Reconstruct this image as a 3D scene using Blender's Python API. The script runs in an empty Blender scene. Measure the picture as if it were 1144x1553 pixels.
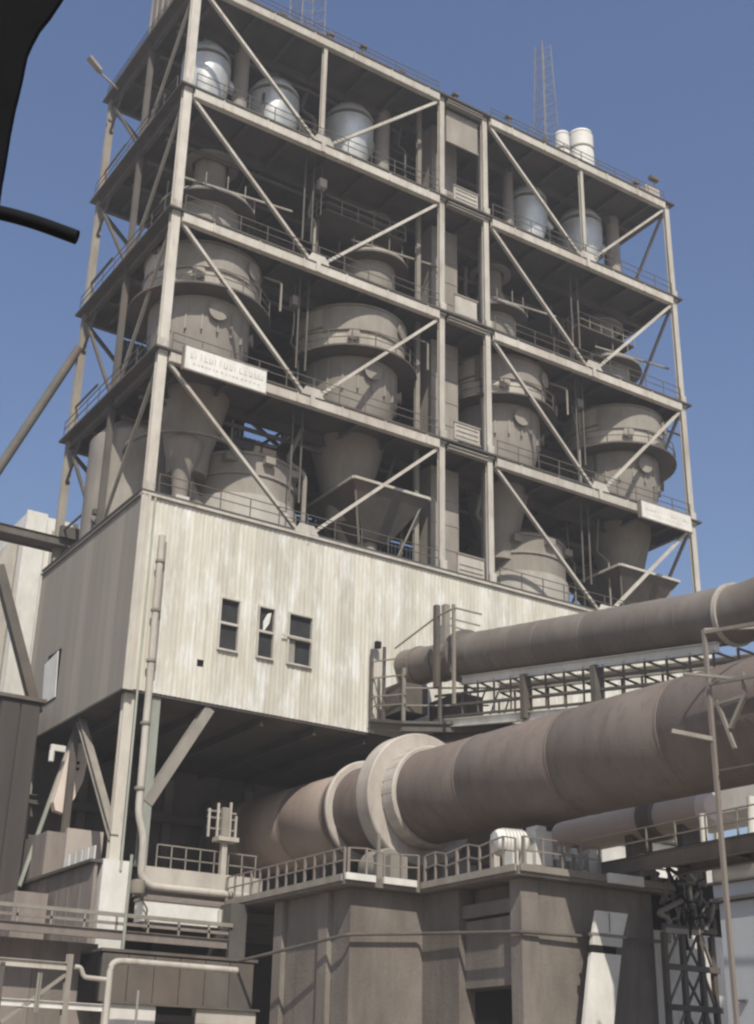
import bpy, bmesh, math, random
from mathutils import Vector, Matrix
random.seed(7)
S = bpy.context.scene
C = S.collection
R = math.radians

# ------------------------------------------------------------------ camera
cd = bpy.data.cameras.new('camera'); cam = bpy.data.objects.new('camera', cd); C.objects.link(cam)
yaw, pit, rol = 0.574, 0.417, 0.021
YAW_PIT_ROLL = (0.5736, 0.4172, 0.0209)
yaw, pit, rol = YAW_PIT_ROLL
F = Vector((math.sin(yaw)*math.cos(pit), math.cos(yaw)*math.cos(pit), math.sin(pit)))
Rt = Vector((math.cos(yaw), -math.sin(yaw), 0)); U = Rt.cross(F)
r_ = Rt*math.cos(rol)+U*math.sin(rol); u_ = -Rt*math.sin(rol)+U*math.cos(rol)
CAM = Vector((-23.452, -57.365, 1.641))
M = Matrix((r_, u_, -F)).transposed().to_4x4(); M.translation = CAM
cam.matrix_world = M
cd.sensor_fit = 'VERTICAL'; cd.sensor_height = 24.0; cd.lens = 24.0*2035.7/1553.0
cd.clip_start = 0.05; cd.clip_end = 6000
S.camera = cam

# ------------------------------------------------------------------ sky, sun, exposure
SUN_AZ = -22.0      # degrees from -Y towards +X
SUN_EL = 47.0
w = bpy.data.worlds.new('World'); S.world = w; w.use_nodes = True
nt = w.node_tree; nt.nodes.clear()
sky = nt.nodes.new('ShaderNodeTexSky'); sky.sky_type = 'NISHITA'; sky.sun_disc = False
sky.sun_elevation = R(SUN_EL); sky.sun_rotation = R(180-SUN_AZ)
sky.air_density = 1.3; sky.dust_density = 1.2; sky.ozone_density = 2.5; sky.altitude = 0
bg = nt.nodes.new('ShaderNodeBackground'); bg.inputs[1].default_value = 0.12
hs = nt.nodes.new('ShaderNodeHueSaturation'); hs.inputs['Saturation'].default_value = 1.12; hs.inputs['Hue'].default_value = 0.512
out = nt.nodes.new('ShaderNodeOutputWorld')
nt.links.new(sky.outputs[0], hs.inputs['Color']); nt.links.new(hs.outputs[0], bg.inputs[0]); nt.links.new(bg.outputs[0], out.inputs[0])
sl = bpy.data.lights.new('sun', 'SUN'); sl.energy = 5.0; sl.angle = R(0.6); sl.color = (1.0, 0.95, 0.86)
so = bpy.data.objects.new('sun', sl); C.objects.link(so)
sd = Vector((math.sin(R(SUN_AZ))*math.cos(R(SUN_EL)), -math.cos(R(SUN_AZ))*math.cos(R(SUN_EL)), math.sin(R(SUN_EL))))
so.rotation_euler = sd.to_track_quat('Z', 'Y').to_euler()
so.location = (0, -40, 90)
S.view_settings.view_transform = 'Standard'; S.view_settings.look = 'None'
S.view_settings.exposure = 0.0; S.view_settings.gamma = 1.0
S.view_settings.use_curve_mapping = False
S.render.engine = 'CYCLES'
S.cycles.filter_width = 2.4

HAZE = 0.0011
HOLE = (7.1, 10.4, 3.2, 6.9)
# ------------------------------------------------------------------ materials
MATS = {}
def mat(name, col, col2=None, rough=0.75, metal=0.0, scale=0.6, contrast=0.5, streak=False, grime=None, grime_amt=0.4, bump=0.15, fine=18.0, spec=0.3, grime2=None):
    """noise-mottled paint / rust / concrete; streak stretches the pattern along Z"""
    m = bpy.data.materials.new(name); m.use_nodes = True
    n = m.node_tree; L = n.links; b = n.nodes['Principled BSDF']
    b.inputs['Roughness'].default_value = rough; b.inputs['Metallic'].default_value = metal
    b.inputs['Specular IOR Level'].default_value = spec
    tc = n.nodes.new('ShaderNodeNewGeometry')
    mp = n.nodes.new('ShaderNodeMapping'); L.new(tc.outputs['Position'], mp.inputs[0])
    mp.inputs['Scale'].default_value = (1, 1, 0.09) if streak else (1, 1, 0.6)
    a = n.nodes.new('ShaderNodeTexNoise'); a.inputs['Scale'].default_value = scale*(4 if streak else 1)
    a.inputs['Detail'].default_value = 7; a.inputs['Roughness'].default_value = 0.62; L.new(mp.outputs[0], a.inputs['Vector'])
    rp = n.nodes.new('ShaderNodeValToRGB'); L.new(a.outputs[0], rp.inputs[0])
    c2 = col2 or tuple(c*0.62 for c in col)
    rp.color_ramp.elements[0].position = 0.5-0.22/max(contrast, .1)*0.5; rp.color_ramp.elements[0].color = (*c2, 1)
    rp.color_ramp.elements[1].position = 0.5+0.22/max(contrast, .1)*0.5; rp.color_ramp.elements[1].color = (*col, 1)
    cur = rp.outputs[0]
    # per-object tone
    oi = n.nodes.new('ShaderNodeObjectInfo'); mr = n.nodes.new('ShaderNodeMapRange')
    L.new(oi.outputs['Random'], mr.inputs[0]); mr.inputs[3].default_value = 0.88; mr.inputs[4].default_value = 1.1
    mx0 = n.nodes.new('ShaderNodeMix'); mx0.data_type = 'RGBA'; mx0.blend_type = 'MULTIPLY'; mx0.inputs[0].default_value = 1
    cb = n.nodes.new('ShaderNodeCombineColor')
    for i in range(3): L.new(mr.outputs[0], cb.inputs[i])
    L.new(cur, mx0.inputs[6]); L.new(cb.outputs[0], mx0.inputs[7]); cur = mx0.outputs[2]
    g = n.nodes.new('ShaderNodeTexNoise'); g.inputs['Scale'].default_value = fine; g.inputs['Detail'].default_value = 4
    L.new(mp.outputs[0] if streak else tc.outputs['Position'], g.inputs['Vector'])
    if grime:
        q = n.nodes.new('ShaderNodeTexNoise'); q.inputs['Scale'].default_value = 0.33 if not streak else 1.1; q.inputs['Detail'].default_value = 9
        q.inputs['Roughness'].default_value = 0.7
        mp2 = n.nodes.new('ShaderNodeMapping'); L.new(tc.outputs['Position'], mp2.inputs[0]); mp2.inputs['Scale'].default_value = (1, 1, 0.3); mp2.inputs['Location'].default_value = (13, 5, 3)
        L.new(mp2.outputs[0], q.inputs['Vector'])
        r2 = n.nodes.new('ShaderNodeValToRGB'); L.new(q.outputs[0], r2.inputs[0])
        r2.color_ramp.elements[0].position = 0.47; r2.color_ramp.elements[0].color = (0, 0, 0, 1)
        r2.color_ramp.elements[1].position = 0.68; r2.color_ramp.elements[1].color = (grime_amt,)*3+(1,)
        mx = n.nodes.new('ShaderNodeMix'); mx.data_type = 'RGBA'; L.new(r2.outputs[0], mx.inputs[0])
        L.new(cur, mx.inputs[6]); mx.inputs[7].default_value = (*grime, 1); cur = mx.outputs[2]
    if grime2:
        q = n.nodes.new('ShaderNodeTexNoise'); q.inputs['Scale'].default_value = 2.4; q.inputs['Detail'].default_value = 8; q.inputs['Roughness'].default_value = 0.72
        mp3 = n.nodes.new('ShaderNodeMapping'); L.new(tc.outputs['Position'], mp3.inputs[0]); mp3.inputs['Scale'].default_value = (1, 1, 0.12); mp3.inputs['Location'].default_value = (3, 25, 31)
        L.new(mp3.outputs[0], q.inputs['Vector'])
        r3 = n.nodes.new('ShaderNodeValToRGB'); L.new(q.outputs[0], r3.inputs[0])
        r3.color_ramp.elements[0].position = 0.52; r3.color_ramp.elements[0].color = (0, 0, 0, 1)
        r3.color_ramp.elements[1].position = 0.78; r3.color_ramp.elements[1].color = (.7,)*3+(1,)
        mx = n.nodes.new('ShaderNodeMix'); mx.data_type = 'RGBA'; L.new(r3.outputs[0], mx.inputs[0])
        L.new(cur, mx.inputs[6]); mx.inputs[7].default_value = (*grime2, 1); cur = mx.outputs[2]
    L.new(cur, b.inputs['Base Color'])
    bp = n.nodes.new('ShaderNodeBump'); bp.inputs['Strength'].default_value = bump; bp.inputs['Distance'].default_value = 0.05
    L.new(g.outputs[0], bp.inputs['Height']); L.new(bp.outputs[0], b.inputs['Normal'])
    MATS[name] = m
    return m
rust = (0.16, 0.10, 0.065)
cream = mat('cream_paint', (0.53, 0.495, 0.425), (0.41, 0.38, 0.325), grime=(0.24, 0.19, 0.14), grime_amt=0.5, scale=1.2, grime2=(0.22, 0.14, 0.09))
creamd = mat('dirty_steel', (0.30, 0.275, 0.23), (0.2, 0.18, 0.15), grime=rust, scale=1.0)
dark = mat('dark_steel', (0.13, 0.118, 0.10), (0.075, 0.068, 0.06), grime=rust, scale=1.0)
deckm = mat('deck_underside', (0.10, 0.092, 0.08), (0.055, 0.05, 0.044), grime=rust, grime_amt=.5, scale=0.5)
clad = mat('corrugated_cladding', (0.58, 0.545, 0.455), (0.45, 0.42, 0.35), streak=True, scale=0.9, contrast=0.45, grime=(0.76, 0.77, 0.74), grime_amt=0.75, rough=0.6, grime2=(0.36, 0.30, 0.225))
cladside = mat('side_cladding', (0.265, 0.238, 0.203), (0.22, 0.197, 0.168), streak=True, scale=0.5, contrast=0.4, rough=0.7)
cyc = mat('dusty_refractory_shell', (0.34, 0.305, 0.26), (0.21, 0.187, 0.158), grime=(0.22, 0.19, 0.155), grime_amt=.7, scale=0.5, grime2=(0.17, 0.14, 0.11))  # dusty shell, darkened further for the shade below the cyclone barrels
cycb = mat('lit_barrel_shell', (0.56, 0.51, 0.435), (0.42, 0.38, 0.32), grime=(0.25, 0.215, 0.175), grime_amt=.6, scale=0.6, grime2=(0.22, 0.18, 0.14))  # paler copy of the cone shell: sunlight on the barrels put into colour
alu = mat('aluminium_jacket', (0.68, 0.68, 0.65), (0.45, 0.45, 0.43), rough=0.4, metal=0.35, scale=1.0, bump=0.3, fine=3)
kilnm = mat('kiln_shell', (0.205, 0.163, 0.136), (0.145, 0.114, 0.096), grime=(0.20, 0.17, 0.145), grime_amt=.8, scale=0.9, rough=0.62, bump=0.35, grime2=(0.085, 0.062, 0.05), contrast=.6)
kilne = mat('lit_dusty_kiln_shell', (0.34, 0.268, 0.225), (0.25, 0.197, 0.165), grime=(0.15, 0.115, 0.097), grime_amt=.6, scale=0.5, rough=0.7)  # dusty inlet end, its colour also lightened for sun that never gets there
tyrem = mat('tyre_pale', (0.50, 0.455, 0.395), (0.34, 0.30, 0.26), scale=0.8, rough=0.5, grime=rust, grime_amt=.5)
ductm = mat('duct_shell', (0.18, 0.155, 0.133), (0.13, 0.11, 0.095), grime=(0.28, 0.25, 0.22), scale=0.5, grime_amt=.5)
conc = mat('concrete', (0.215, 0.187, 0.16), (0.155, 0.134, 0.113), streak=False, scale=0.5, grime=(0.11, 0.093, 0.078), grime_amt=.8, contrast=.7, grime2=(0.09, 0.075, 0.062), bump=.4, fine=7)
concl = mat('pale_concrete', (0.50, 0.465, 0.40), (0.36, 0.33, 0.285), scale=0.6, grime=(0.2, 0.17, 0.14), grime_amt=.6)
white = mat('white_paint', (0.72, 0.70, 0.64), (0.56, 0.54, 0.49), scale=1.2, grime=(0.3, 0.27, 0.22), grime_amt=.4)
bluegrey = mat('bluegrey_sheet', (0.42, 0.43, 0.44), (0.37, 0.38, 0.39), streak=True, scale=0.5, contrast=.3)
pinkp = mat('lit_pink_paint', (0.78, 0.66, 0.57), (0.70, 0.58, 0.5), scale=1.0)  # pink raised in colour so the shaded chute and drum look sunlit
annexm = mat('dark_brown_sheet', (0.075, 0.065, 0.058), (0.055, 0.048, 0.043), scale=.5, streak=True)  # very dark brown sheet of the left annex
pinkish = mat('pinkish_sheet', (0.42, 0.365, 0.315), (0.34, 0.295, 0.255), scale=1.0)
brownw = mat('brown_wall', (0.26, 0.22, 0.19), (0.2, 0.17, 0.147), streak=True, scale=0.6, grime=(0.14, 0.115, 0.1), grime_amt=.6)
blackm = mat('black_rubber', (0.012, 0.012, 0.014), (0.008, 0.008, 0.009), rough=0.8, scale=20, bump=.05, spec=.1)
voidm = mat('void_black', (0.02, 0.018, 0.017), (0.014, 0.013, 0.012), rough=0.9, spec=.1)  # near-black standing for the unlit depth of openings; also on some cables
faint = mat('faded_lettering', (0.54, 0.48, 0.42), (0.47, 0.41, 0.36), scale=3)
greenp = mat('greenish_paint', (0.36, 0.37, 0.315), (0.26, 0.27, 0.23), scale=1, grime=rust, grime_amt=.5)
groundm = mat('dusty_ground', (0.34, 0.29, 0.235), (0.24, 0.205, 0.165), scale=0.08, grime=(0.2, 0.17, 0.14))
glass = mat('dark_glass', (0.05, 0.05, 0.05), (0.03, 0.03, 0.03), rough=0.5, scale=2, bump=0.02, spec=.08)

# ------------------------------------------------------------------ mesh helpers
class MB:
    def __init__(s): s.v = []; s.f = []; s.sm = []
    def add(s, vs, fs, smooth=False):
        o = len(s.v); s.v += [tuple(v) for v in vs]
        for f in fs: s.f.append([i+o for i in f]); s.sm.append(smooth)
        return s
    def box(s, x0, x1, y0, y1, z0, z1):
        return s.add([(x0,y0,z0),(x1,y0,z0),(x1,y1,z0),(x0,y1,z0),(x0,y0,z1),(x1,y0,z1),(x1,y1,z1),(x0,y1,z1)],
                     [(3,2,1,0),(4,5,6,7),(0,1,5,4),(1,2,6,5),(2,3,7,6),(3,0,4,7)])
    def frame(s, a, b, up=None):
        a = Vector(a); b = Vector(b); d = (b-a).normalized()
        up = Vector(up) if up else (Vector((0,0,1)) if abs(d.z) < .95 else Vector((0,1,0)))
        x = d.cross(up).normalized(); y = x.cross(d).normalized()
        return a, b, d, x, y
    def prism(s, a, b, poly, up=None, smooth=False):
        """sweep a closed 2-D polygon (side, up) from a to b"""
        a, b, d, x, y = s.frame(a, b, up); n = len(poly)
        vs = [a+x*p+y*q for p, q in poly]+[b+x*p+y*q for p, q in poly]
        fs = [tuple(range(n)), tuple(reversed(range(n, 2*n)))]
        o = len(s.v); s.v += [tuple(v) for v in vs]
        for f in fs: s.f.append([i+o for i in f]); s.sm.append(False)
        for i in range(n):
            j = (i+1) % n; s.f.append([o+j, o+i, o+n+i, o+n+j]); s.sm.append(smooth)
        return s
    def bar(s, a, b, w, h=None, up=None):
        h = h or w
        return s.prism(a, b, [(-w/2,-h/2),(w/2,-h/2),(w/2,h/2),(-w/2,h/2)], up)
    def ibeam(s, a, b, w, h, t=None, up=None):
        t = t or min(w, h)*0.12
        P = [(-w/2,-h/2),(w/2,-h/2),(w/2,-h/2+t),(t/2,-h/2+t),(t/2,h/2-t),(w/2,h/2-t),(w/2,h/2),(-w/2,h/2),(-w/2,h/2-t),(-t/2,h/2-t),(-t/2,-h/2+t),(-w/2,-h/2+t)]
        return s.prism(a, b, P, up)
    def tube(s, a, b, r, r2=None, n=14, caps=True):
        a, b, d, x, y = s.frame(a, b); r2 = r if r2 is None else r2; o = len(s.v)
        for p, rr in ((a, r), (b, r2)):
            for i in range(n):
                t = 2*math.pi*i/n; s.v.append(tuple(p+x*rr*math.cos(t)+y*rr*math.sin(t)))
        for i in range(n):
            j = (i+1) % n; s.f.append([o+j, o+i, o+n+i, o+n+j]); s.sm.append(True)
        if caps:
            s.f.append(list(range(o, o+n))); s.sm.append(False)
            s.f.append(list(reversed(range(o+n, o+2*n)))); s.sm.append(False)
        return s
    def pipe(s, pts, r, n=10, bend=None):
        """tube along a path with rounded elbows"""
        P = [Vector(p) for p in pts]; bend = bend or r*2.5; Q = [P[0]]
        for i in range(1, len(P)-1):
            a = (P[i-1]-P[i]); b = (P[i+1]-P[i]); k = min(bend, a.length*.45, b.length*.45)
            p0 = P[i]+a.normalized()*k; p1 = P[i]+b.normalized()*k
            for t in (0, .25, .5, .75, 1): Q.append(p0*(1-t)**2+P[i]*2*t*(1-t)+p1*t*t)
        Q.append(P[-1]); o = len(s.v)
        up = Vector((0.123, 0.31, 0.94))
        for i, q in enumerate(Q):
            d = (Q[min(i+1, len(Q)-1)]-Q[max(i-1, 0)]).normalized()
            x = d.cross(up).normalized(); y = x.cross(d)
            for k in range(n):
                t = 2*math.pi*k/n; s.v.append(tuple(q+x*r*math.cos(t)+y*r*math.sin(t)))
        for i in range(len(Q)-1):
            for k in range(n):
                j = (k+1) % n; s.f.append([o+i*n+j, o+i*n+k, o+(i+1)*n+k, o+(i+1)*n+j]); s.sm.append(True)
        s.f.append(list(range(o, o+n))); s.sm.append(False)
        e = o+(len(Q)-1)*n; s.f.append(list(reversed(range(e, e+n)))); s.sm.append(False)
        return s
    def lathe(s, prof, c=(0,0,0), axis=None, n=40, a0=0, a1=2*math.pi, cap=True):
        """profile (radius, height) turned about the axis through c (default Z)"""
        c = Vector(c); ax = Vector(axis or (0,0,1)).normalized()
        x = ax.orthogonal().normalized() if axis else Vector((1,0,0)); y = ax.cross(x); o = len(s.v)
        for r, h in prof:
            for k in range(n):
                t = 2*math.pi*k/n; s.v.append(tuple(c+ax*h+x*r*math.cos(t)+y*r*math.sin(t)))
        for i in range(len(prof)-1):
            for k in range(n):
                j = (k+1) % n; s.f.append([o+i*n+k, o+i*n+j, o+(i+1)*n+j, o+(i+1)*n+k]); s.sm.append(True)
        if cap:
            if prof[0][0] > 1e-3: s.f.append(list(reversed(range(o, o+n)))); s.sm.append(False)
            if prof[-1][0] > 1e-3: e = o+(len(prof)-1)*n; s.f.append(list(range(e, e+n))); s.sm.append(False)
        return s
    def poly_ext(s, pts, ext):
        """planar polygon (3-D points) extruded by vector ext"""
        n = len(pts); e = Vector(ext)
        return s.add([Vector(p) for p in pts]+[Vector(p)+e for p in pts],
                     [tuple(range(n)), tuple(reversed(range(n, 2*n)))]+[((i+1) % n, i, n+i, n+(i+1) % n) for i in range(n)])
    def build(s, name, m, parent=None, smooth_angle=35, kind=None):
        me = bpy.data.meshes.new(name)
        me.from_pydata(s.v, [], s.f); me.polygons.foreach_set('use_smooth', s.sm)
        me.materials.append(m)
        bm = bmesh.new(); bm.from_mesh(me); bmesh.ops.recalc_face_normals(bm, faces=bm.faces); bm.to_mesh(me); bm.free()
        if any(s.sm): me.set_sharp_from_angle(angle=R(smooth_angle))
        o = bpy.data.objects.new(name, me); C.objects.link(o)
        if parent:
            o.parent = parent; o.location = -abs_loc(parent)
        if kind: o['kind'] = kind
        return o
def abs_loc(o):
    l = Vector((0,0,0))
    while o: l = l+o.location; o = o.parent
    return l
def tag(o, label, cat, group=None):
    o['label'] = label; o['category'] = cat
    if group: o['group'] = group
    return o
def thing(name, label, cat, loc=(0,0,0), group=None):
    o = bpy.data.objects.new(name, None); C.objects.link(o); o.location = loc; o.empty_display_size = .5
    return tag(o, label, cat, group)
def single(mb, name, m, label, cat, group=None):
    return tag(mb.build(name, m), label, cat, group)
def copy_tree(o, parent=None):
    c = o.copy(); C.objects.link(c); c.parent = parent
    for ch in list(o.children): copy_tree(ch, c)
    return c
def dup(o, loc, label):
    c = copy_tree(o); c.location = loc; c['label'] = label
    return c

# ------------------------------------------------------------------ ground
g = MB(); N = 40; 
for i in range(N+1):
    for j in range(N+1):
        fx = (i/N-.5)*2; fy = (j/N-.5)*2
        x = math.copysign(abs(fx)**2.2, fx)*2500; y = math.copysign(abs(fy)**2.2, fy)*2500
        rr = math.hypot(x, y); z = 0 if rr < 260 else (math.sin(x*.004)*math.cos(y*.005)*3)*min(1, (rr-260)/400)
        g.v.append((x, y, z))
for i in range(N):
    for j in range(N): g.f.append([i*(N+1)+j, (i+1)*(N+1)+j, (i+1)*(N+1)+j+1, i*(N+1)+j+1]); g.sm.append(True)
g.build('ground', groundm, kind='structure')

# ------------------------------------------------------------------ preheater tower
XS = [0.0, 18.0, 21.55, 38.53]; D = 12.79; YM = 6.4
Z0 = 19.2; ZL = [29.25, 37.52, 46.35, 54.97, 63.25]
tower = thing('preheater_tower', 'tall open steel tower of stacked decks and V braces full of cyclones', 'tower', (19, 6, 0))
def column(x, y, z0, z1, w, m):
    b = MB(); b.ibeam((x, y, z0), (x, y, z1), w, w*.7, w*.16, up=(0, 1, 0)); return b.build('column', m, tower)
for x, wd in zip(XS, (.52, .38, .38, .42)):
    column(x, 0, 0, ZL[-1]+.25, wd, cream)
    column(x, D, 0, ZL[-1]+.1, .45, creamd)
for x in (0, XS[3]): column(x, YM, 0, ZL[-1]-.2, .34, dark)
for x in (17.35, 22.4): column(x, 1.6, ZL[0], ZL[-1]-.2, .3, creamd)
# bolted splice plates on the front columns
for x in XS:
    for z in ZL[:-1]:
        b = MB(); b.box(x-.23, x+.23, -.27, -.2, z-.1, z+.75)
        for k in range(4):
            for sx in (-.15, .15): b.tube((x+sx, -.27, z+.05+k*.17), (x+sx, -.30, z+.05+k*.17), .03, n=6)
        b.build('splice_plate', cream, tower)
bays = [(XS[0], XS[1]), (XS[1], XS[2]), (XS[2], XS[3])]
HX0, HX1, HY0, HY1 = HOLE
for li, z in enumerate(ZL):
    # deck: plate on joists
    b = MB()
    if li == 1:
        b.box(-.55, HX0, -.45, D+.5, z+.02, z+.14); b.box(HX1, XS[3]+.55, -.45, D+.5, z+.02, z+.14)
        b.box(HX0, HX1, -.45, HY0, z+.02, z+.14); b.box(HX0, HX1, HY1, D+.5, z+.02, z+.14)
    else: b.box(-.55, XS[3]+.55, -.45, D+.5, z+.02, z+.14)
    dk = b.build('deck', deckm, tower)
    for k in range(14):
        x = 1.4+k*(XS[3]-2.8)/13
        if li == 1 and HX0-.2 < x < HX1+.2: continue
        MB().ibeam((x, -.1, z-.2), (x, D, z-.2), .22, .42).build('joist', deckm, dk)
    for y in (3.2, YM, 9.6): MB().ibeam((0.2, y, z-.34), (XS[3]-.2, y, z-.34), .26, .68, up=(0,0,1)).build('girder', deckm, dk)
    for bi, (x0, x1) in enumerate(bays):
        h = .58 if bi != 1 else .3
        mm = cream if bi != 1 else creamd
        if li == 0 and bi == 0: h = .4
        e = MB(); e.ibeam((x0+.34, -.2, z-.28), (x1-.34, -.2, z-.28), .36, h, .07)
        if bi != 1:
            e.box(x0+.36, x1-.36, -.385, -.36, z-.28-h/2+.02, z-.28+h/2-.02)
            k = x0+2.2
            while k < x1-1:                       # stiffener / splice plates along the beam
                e.box(k-.05, k+.05, -.43, -.387, z-.28-h/2, z-.28+h/2); k += 2.9
        e.build('edge_beam', mm, tower)
    for x in (0, XS[3]):
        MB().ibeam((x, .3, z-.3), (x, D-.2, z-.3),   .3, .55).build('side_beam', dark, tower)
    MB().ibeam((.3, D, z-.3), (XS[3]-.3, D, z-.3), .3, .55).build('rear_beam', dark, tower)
    # railing along the front and left edges
    for (p, q) in (((.4, -.35), (XS[1]-.4, -.35)), ((XS[2]+.4, -.35), (XS[3]-.4, -.35)), ((-.45, .5), (-.45, D)), ((XS[3]+.45, .5), (XS[3]+.45, D))):
        if li == 0 and p[1] > 0: continue
        rl = MB(); P0 = Vector((*p, z+.14)); P1 = Vector((*q, z+.14)); n = max(2, int((P1-P0).length/1.6))
        if li == 4: hh = .75
        else: hh = 1.05
        for k in range(n+1):
            c = P0.lerp(P1, k/n); rl.bar(c, c+Vector((0,0,hh)), .045)
        for t in (.55, 1): rl.bar(P0+Vector((0,0,hh*t)), P1+Vector((0,0,hh*t)), .04)
        rl.build('railing', dark, dk)
# front V braces, posts, gusset plates
ZB = ZL
for (x0, x1, xm) in ((XS[0], XS[1], 8.92), (XS[2], XS[3], 30.1)):
    for i in range(4):
        zl, zu = ZB[i], ZB[i+1]
        MB().ibeam((x0+.42, -.12, zu-.62), (xm-.3, -.12, zl+.1), .18, .22, .035, up=(0,1,0)).build('brace', cream, tower)
        MB().ibeam((xm+.3, -.12, zl+.1), (x1-.42, -.12, zu-.62), .18, .22, .035, up=(0,1,0)).build('brace', cream, tower)
        gp = MB(); gp.poly_ext([(xm-.75, -.46, zl+.02), (xm+.75, -.46, zl+.02), (xm+.45, -.46, zl+.55), (xm-.45, -.46, zl+.55)], (0, .03, 0))
        gp.box(xm-.14, xm+.14, -.5, -.462, zl-.62, zl+.12)
        gp.build('gusset_plate', cream, tower)
    MB().ibeam((xm, -.1, ZL[3]+.1), (xm, -.1, ZL[4]-.6), .26, .26, .05, up=(0,1,0)).build('hanger_post', cream, tower)
    for z0_, z1_ in ((ZL[0], ZL[1]), (ZL[1], ZL[2]), (ZL[2], ZL[3])):     # thin hanger rods behind
        for dx in (-.25, .35): MB().tube((xm+dx, 1.2, z0_+2.5), (xm+dx, 1.2, z1_), .06, n=8).build('hanger_rod', dark, tower)
# side and rear braces
for x in (0, XS[3]):
    for i in range(4):
        zl, zu = ZL[i], ZL[i+1]
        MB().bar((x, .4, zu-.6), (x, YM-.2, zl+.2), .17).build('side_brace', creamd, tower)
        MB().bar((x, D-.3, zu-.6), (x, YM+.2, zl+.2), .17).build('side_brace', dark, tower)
        MB().bar((x, YM+2.8, zl+2.3), (x, D-.2, zl+2.3), .1).build('side_strut', dark, tower)
        MB().bar((x, D-1.9, zu-.5), (x, D-.2, zu-2.7), .14).build('knee_brace', dark, tower)
for (x0, x1) in (bays[0], bays[2]):
    for i in range(4):
        zl, zu = ZL[i], ZL[i+1]; xm = (x0+x1)/2
        MB().bar((x0, D, zu-.5), (xm, D, zl+.2), .2).build('rear_brace', dark, tower)
        MB().bar((x1, D, zu-.5), (xm, D, zl+.2), .2).build('rear_brace', dark, tower)
# rear sheeting between the lower decks, with one opening where sky shows
def rear_sheet(x0, x1, z0, z1):
    b = MB(); n = max(1, int((x1-x0)/.3)); 
    for k in range(n):
        xa = x0+(x1-x0)*k/n; xb = x0+(x1-x0)*(k+.5)/n; xc = x0+(x1-x0)*(k+1)/n
        b.box(xa, xb, D+.28, D+.32, z0, z1); b.box(xb, xc, D+.34, D+.38, z0, z1)
    b.build('rear_sheet', dark, tower)
rear_sheet(1.6, 11.5, ZL[0], ZL[1]-.6); rear_sheet(11.52, 20, ZL[0], ZL[1]-.6); rear_sheet(20.02, 33, ZL[0], ZL[1]-.6)
rear_sheet(2.4, 11.6, ZL[1]+.2, ZL[2]-.6); rear_sheet(11.62, 14.3, ZL[1]+.2, 41.5); rear_sheet(11.62, 14.3, 42.9, ZL[2]-.6)
rear_sheet(14.32, 24, ZL[1]+.2, ZL[2]-.6); rear_sheet(24.02, 33, ZL[1]+.2, ZL[2]-.6)
rear_sheet(4, 20, ZL[2]+.2, ZL[3]-.6); rear_sheet(20.02, 34, ZL[2]+.2, ZL[3]-.6)
rear_sheet(4, 20, ZL[3]+.2, ZL[4]-.6); rear_sheet(20.02, 35, ZL[3]+.2, ZL[4]-.6)
MB().bar((11.4, D+.2, 43.0), (14.5, D+.2, 41.3), .22).build('rear_brace', dark, tower)
# below the box: knee braces and concrete pedestals
MB().ibeam((4.1, -.1, 19.0), (1.3, -.1, 14.1), .5, .5, .08, up=(0,1,0)).build('knee_brace', creamd, tower)
MB().ibeam((1.3, -.1, 10.6), (1.3, -.1, 19.1), .42, .42, .08, up=(0,1,0)).build('sub_column', greenp, tower)
MB().ibeam((-.1, 5.6, 19.0), (-.1, -.1, 12.4), .36, .36, .07).build('knee_brace', creamd, tower)
b = MB(); b.box(-.72, .62, -.75, .6, 0, 11.35); b.build('pedestal', white, tower)
for x in (18, 21.55, 38.53): b = MB(); b.box(x-.8, x+.8, -.2, 1.2, 0, 10); b.build('pedestal', conc, tower)

# ------------------------------------------------------------------ clad enclosure below the first open deck
enc = thing('clad_enclosure', 'big box of pale streaked corrugated sheet hung across the tower above the kiln', 'cladding box', (19, 6, Z0))
EX0, EX1, EY0, EY1 = -.5, XS[3]+.5, -.5, D+.5
ZT = 29.0
wins = [(4.2, 5.2, 22.0, 24.6), (6.35, 7.2, 22.0, 24.6), (8.1, 9.42, 22.0, 24.6)]
holes = [(3.15, 3.5, 20.9, 21.25)]
def corr_panel(o0, o1, z0, z1, front, wavy=4, depth=.022):
    """one corrugated sheet; o is X on the front, Y on the left face"""
    b = MB(); pts = []; per = (o1-o0)/wavy
    for k in range(wavy):
        a = o0+k*per
        pts += [(a+.002, 0), (a+per*.5, 0), (a+per*.6, depth), (a+per*.9, depth)]
    pts.append((o1-.002, 0)); nn = len(pts); bk = .03
    def P(o, d, z): return (o, EY0+.02-d, z) if front else (EX0+.02-d, o, z)
    vs = [P(o, d, z) for z in (z0, z1) for (o, d) in pts]+[P(o, d-bk, z) for z in (z0, z1) for (o, d) in pts]
    fs = []
    for i in range(nn-1):
        fs += [(i, i+1, nn+i+1, nn+i), (2*nn+i+1, 2*nn+i, 3*nn+i, 3*nn+i+1), (i+1, i, 2*nn+i, 2*nn+i+1), (nn+i, nn+i+1, 3*nn+i+1, 3*nn+i)]
    b.add(vs, fs); return b
pw = 1.0; x = EX0+.45; k = 0
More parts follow.
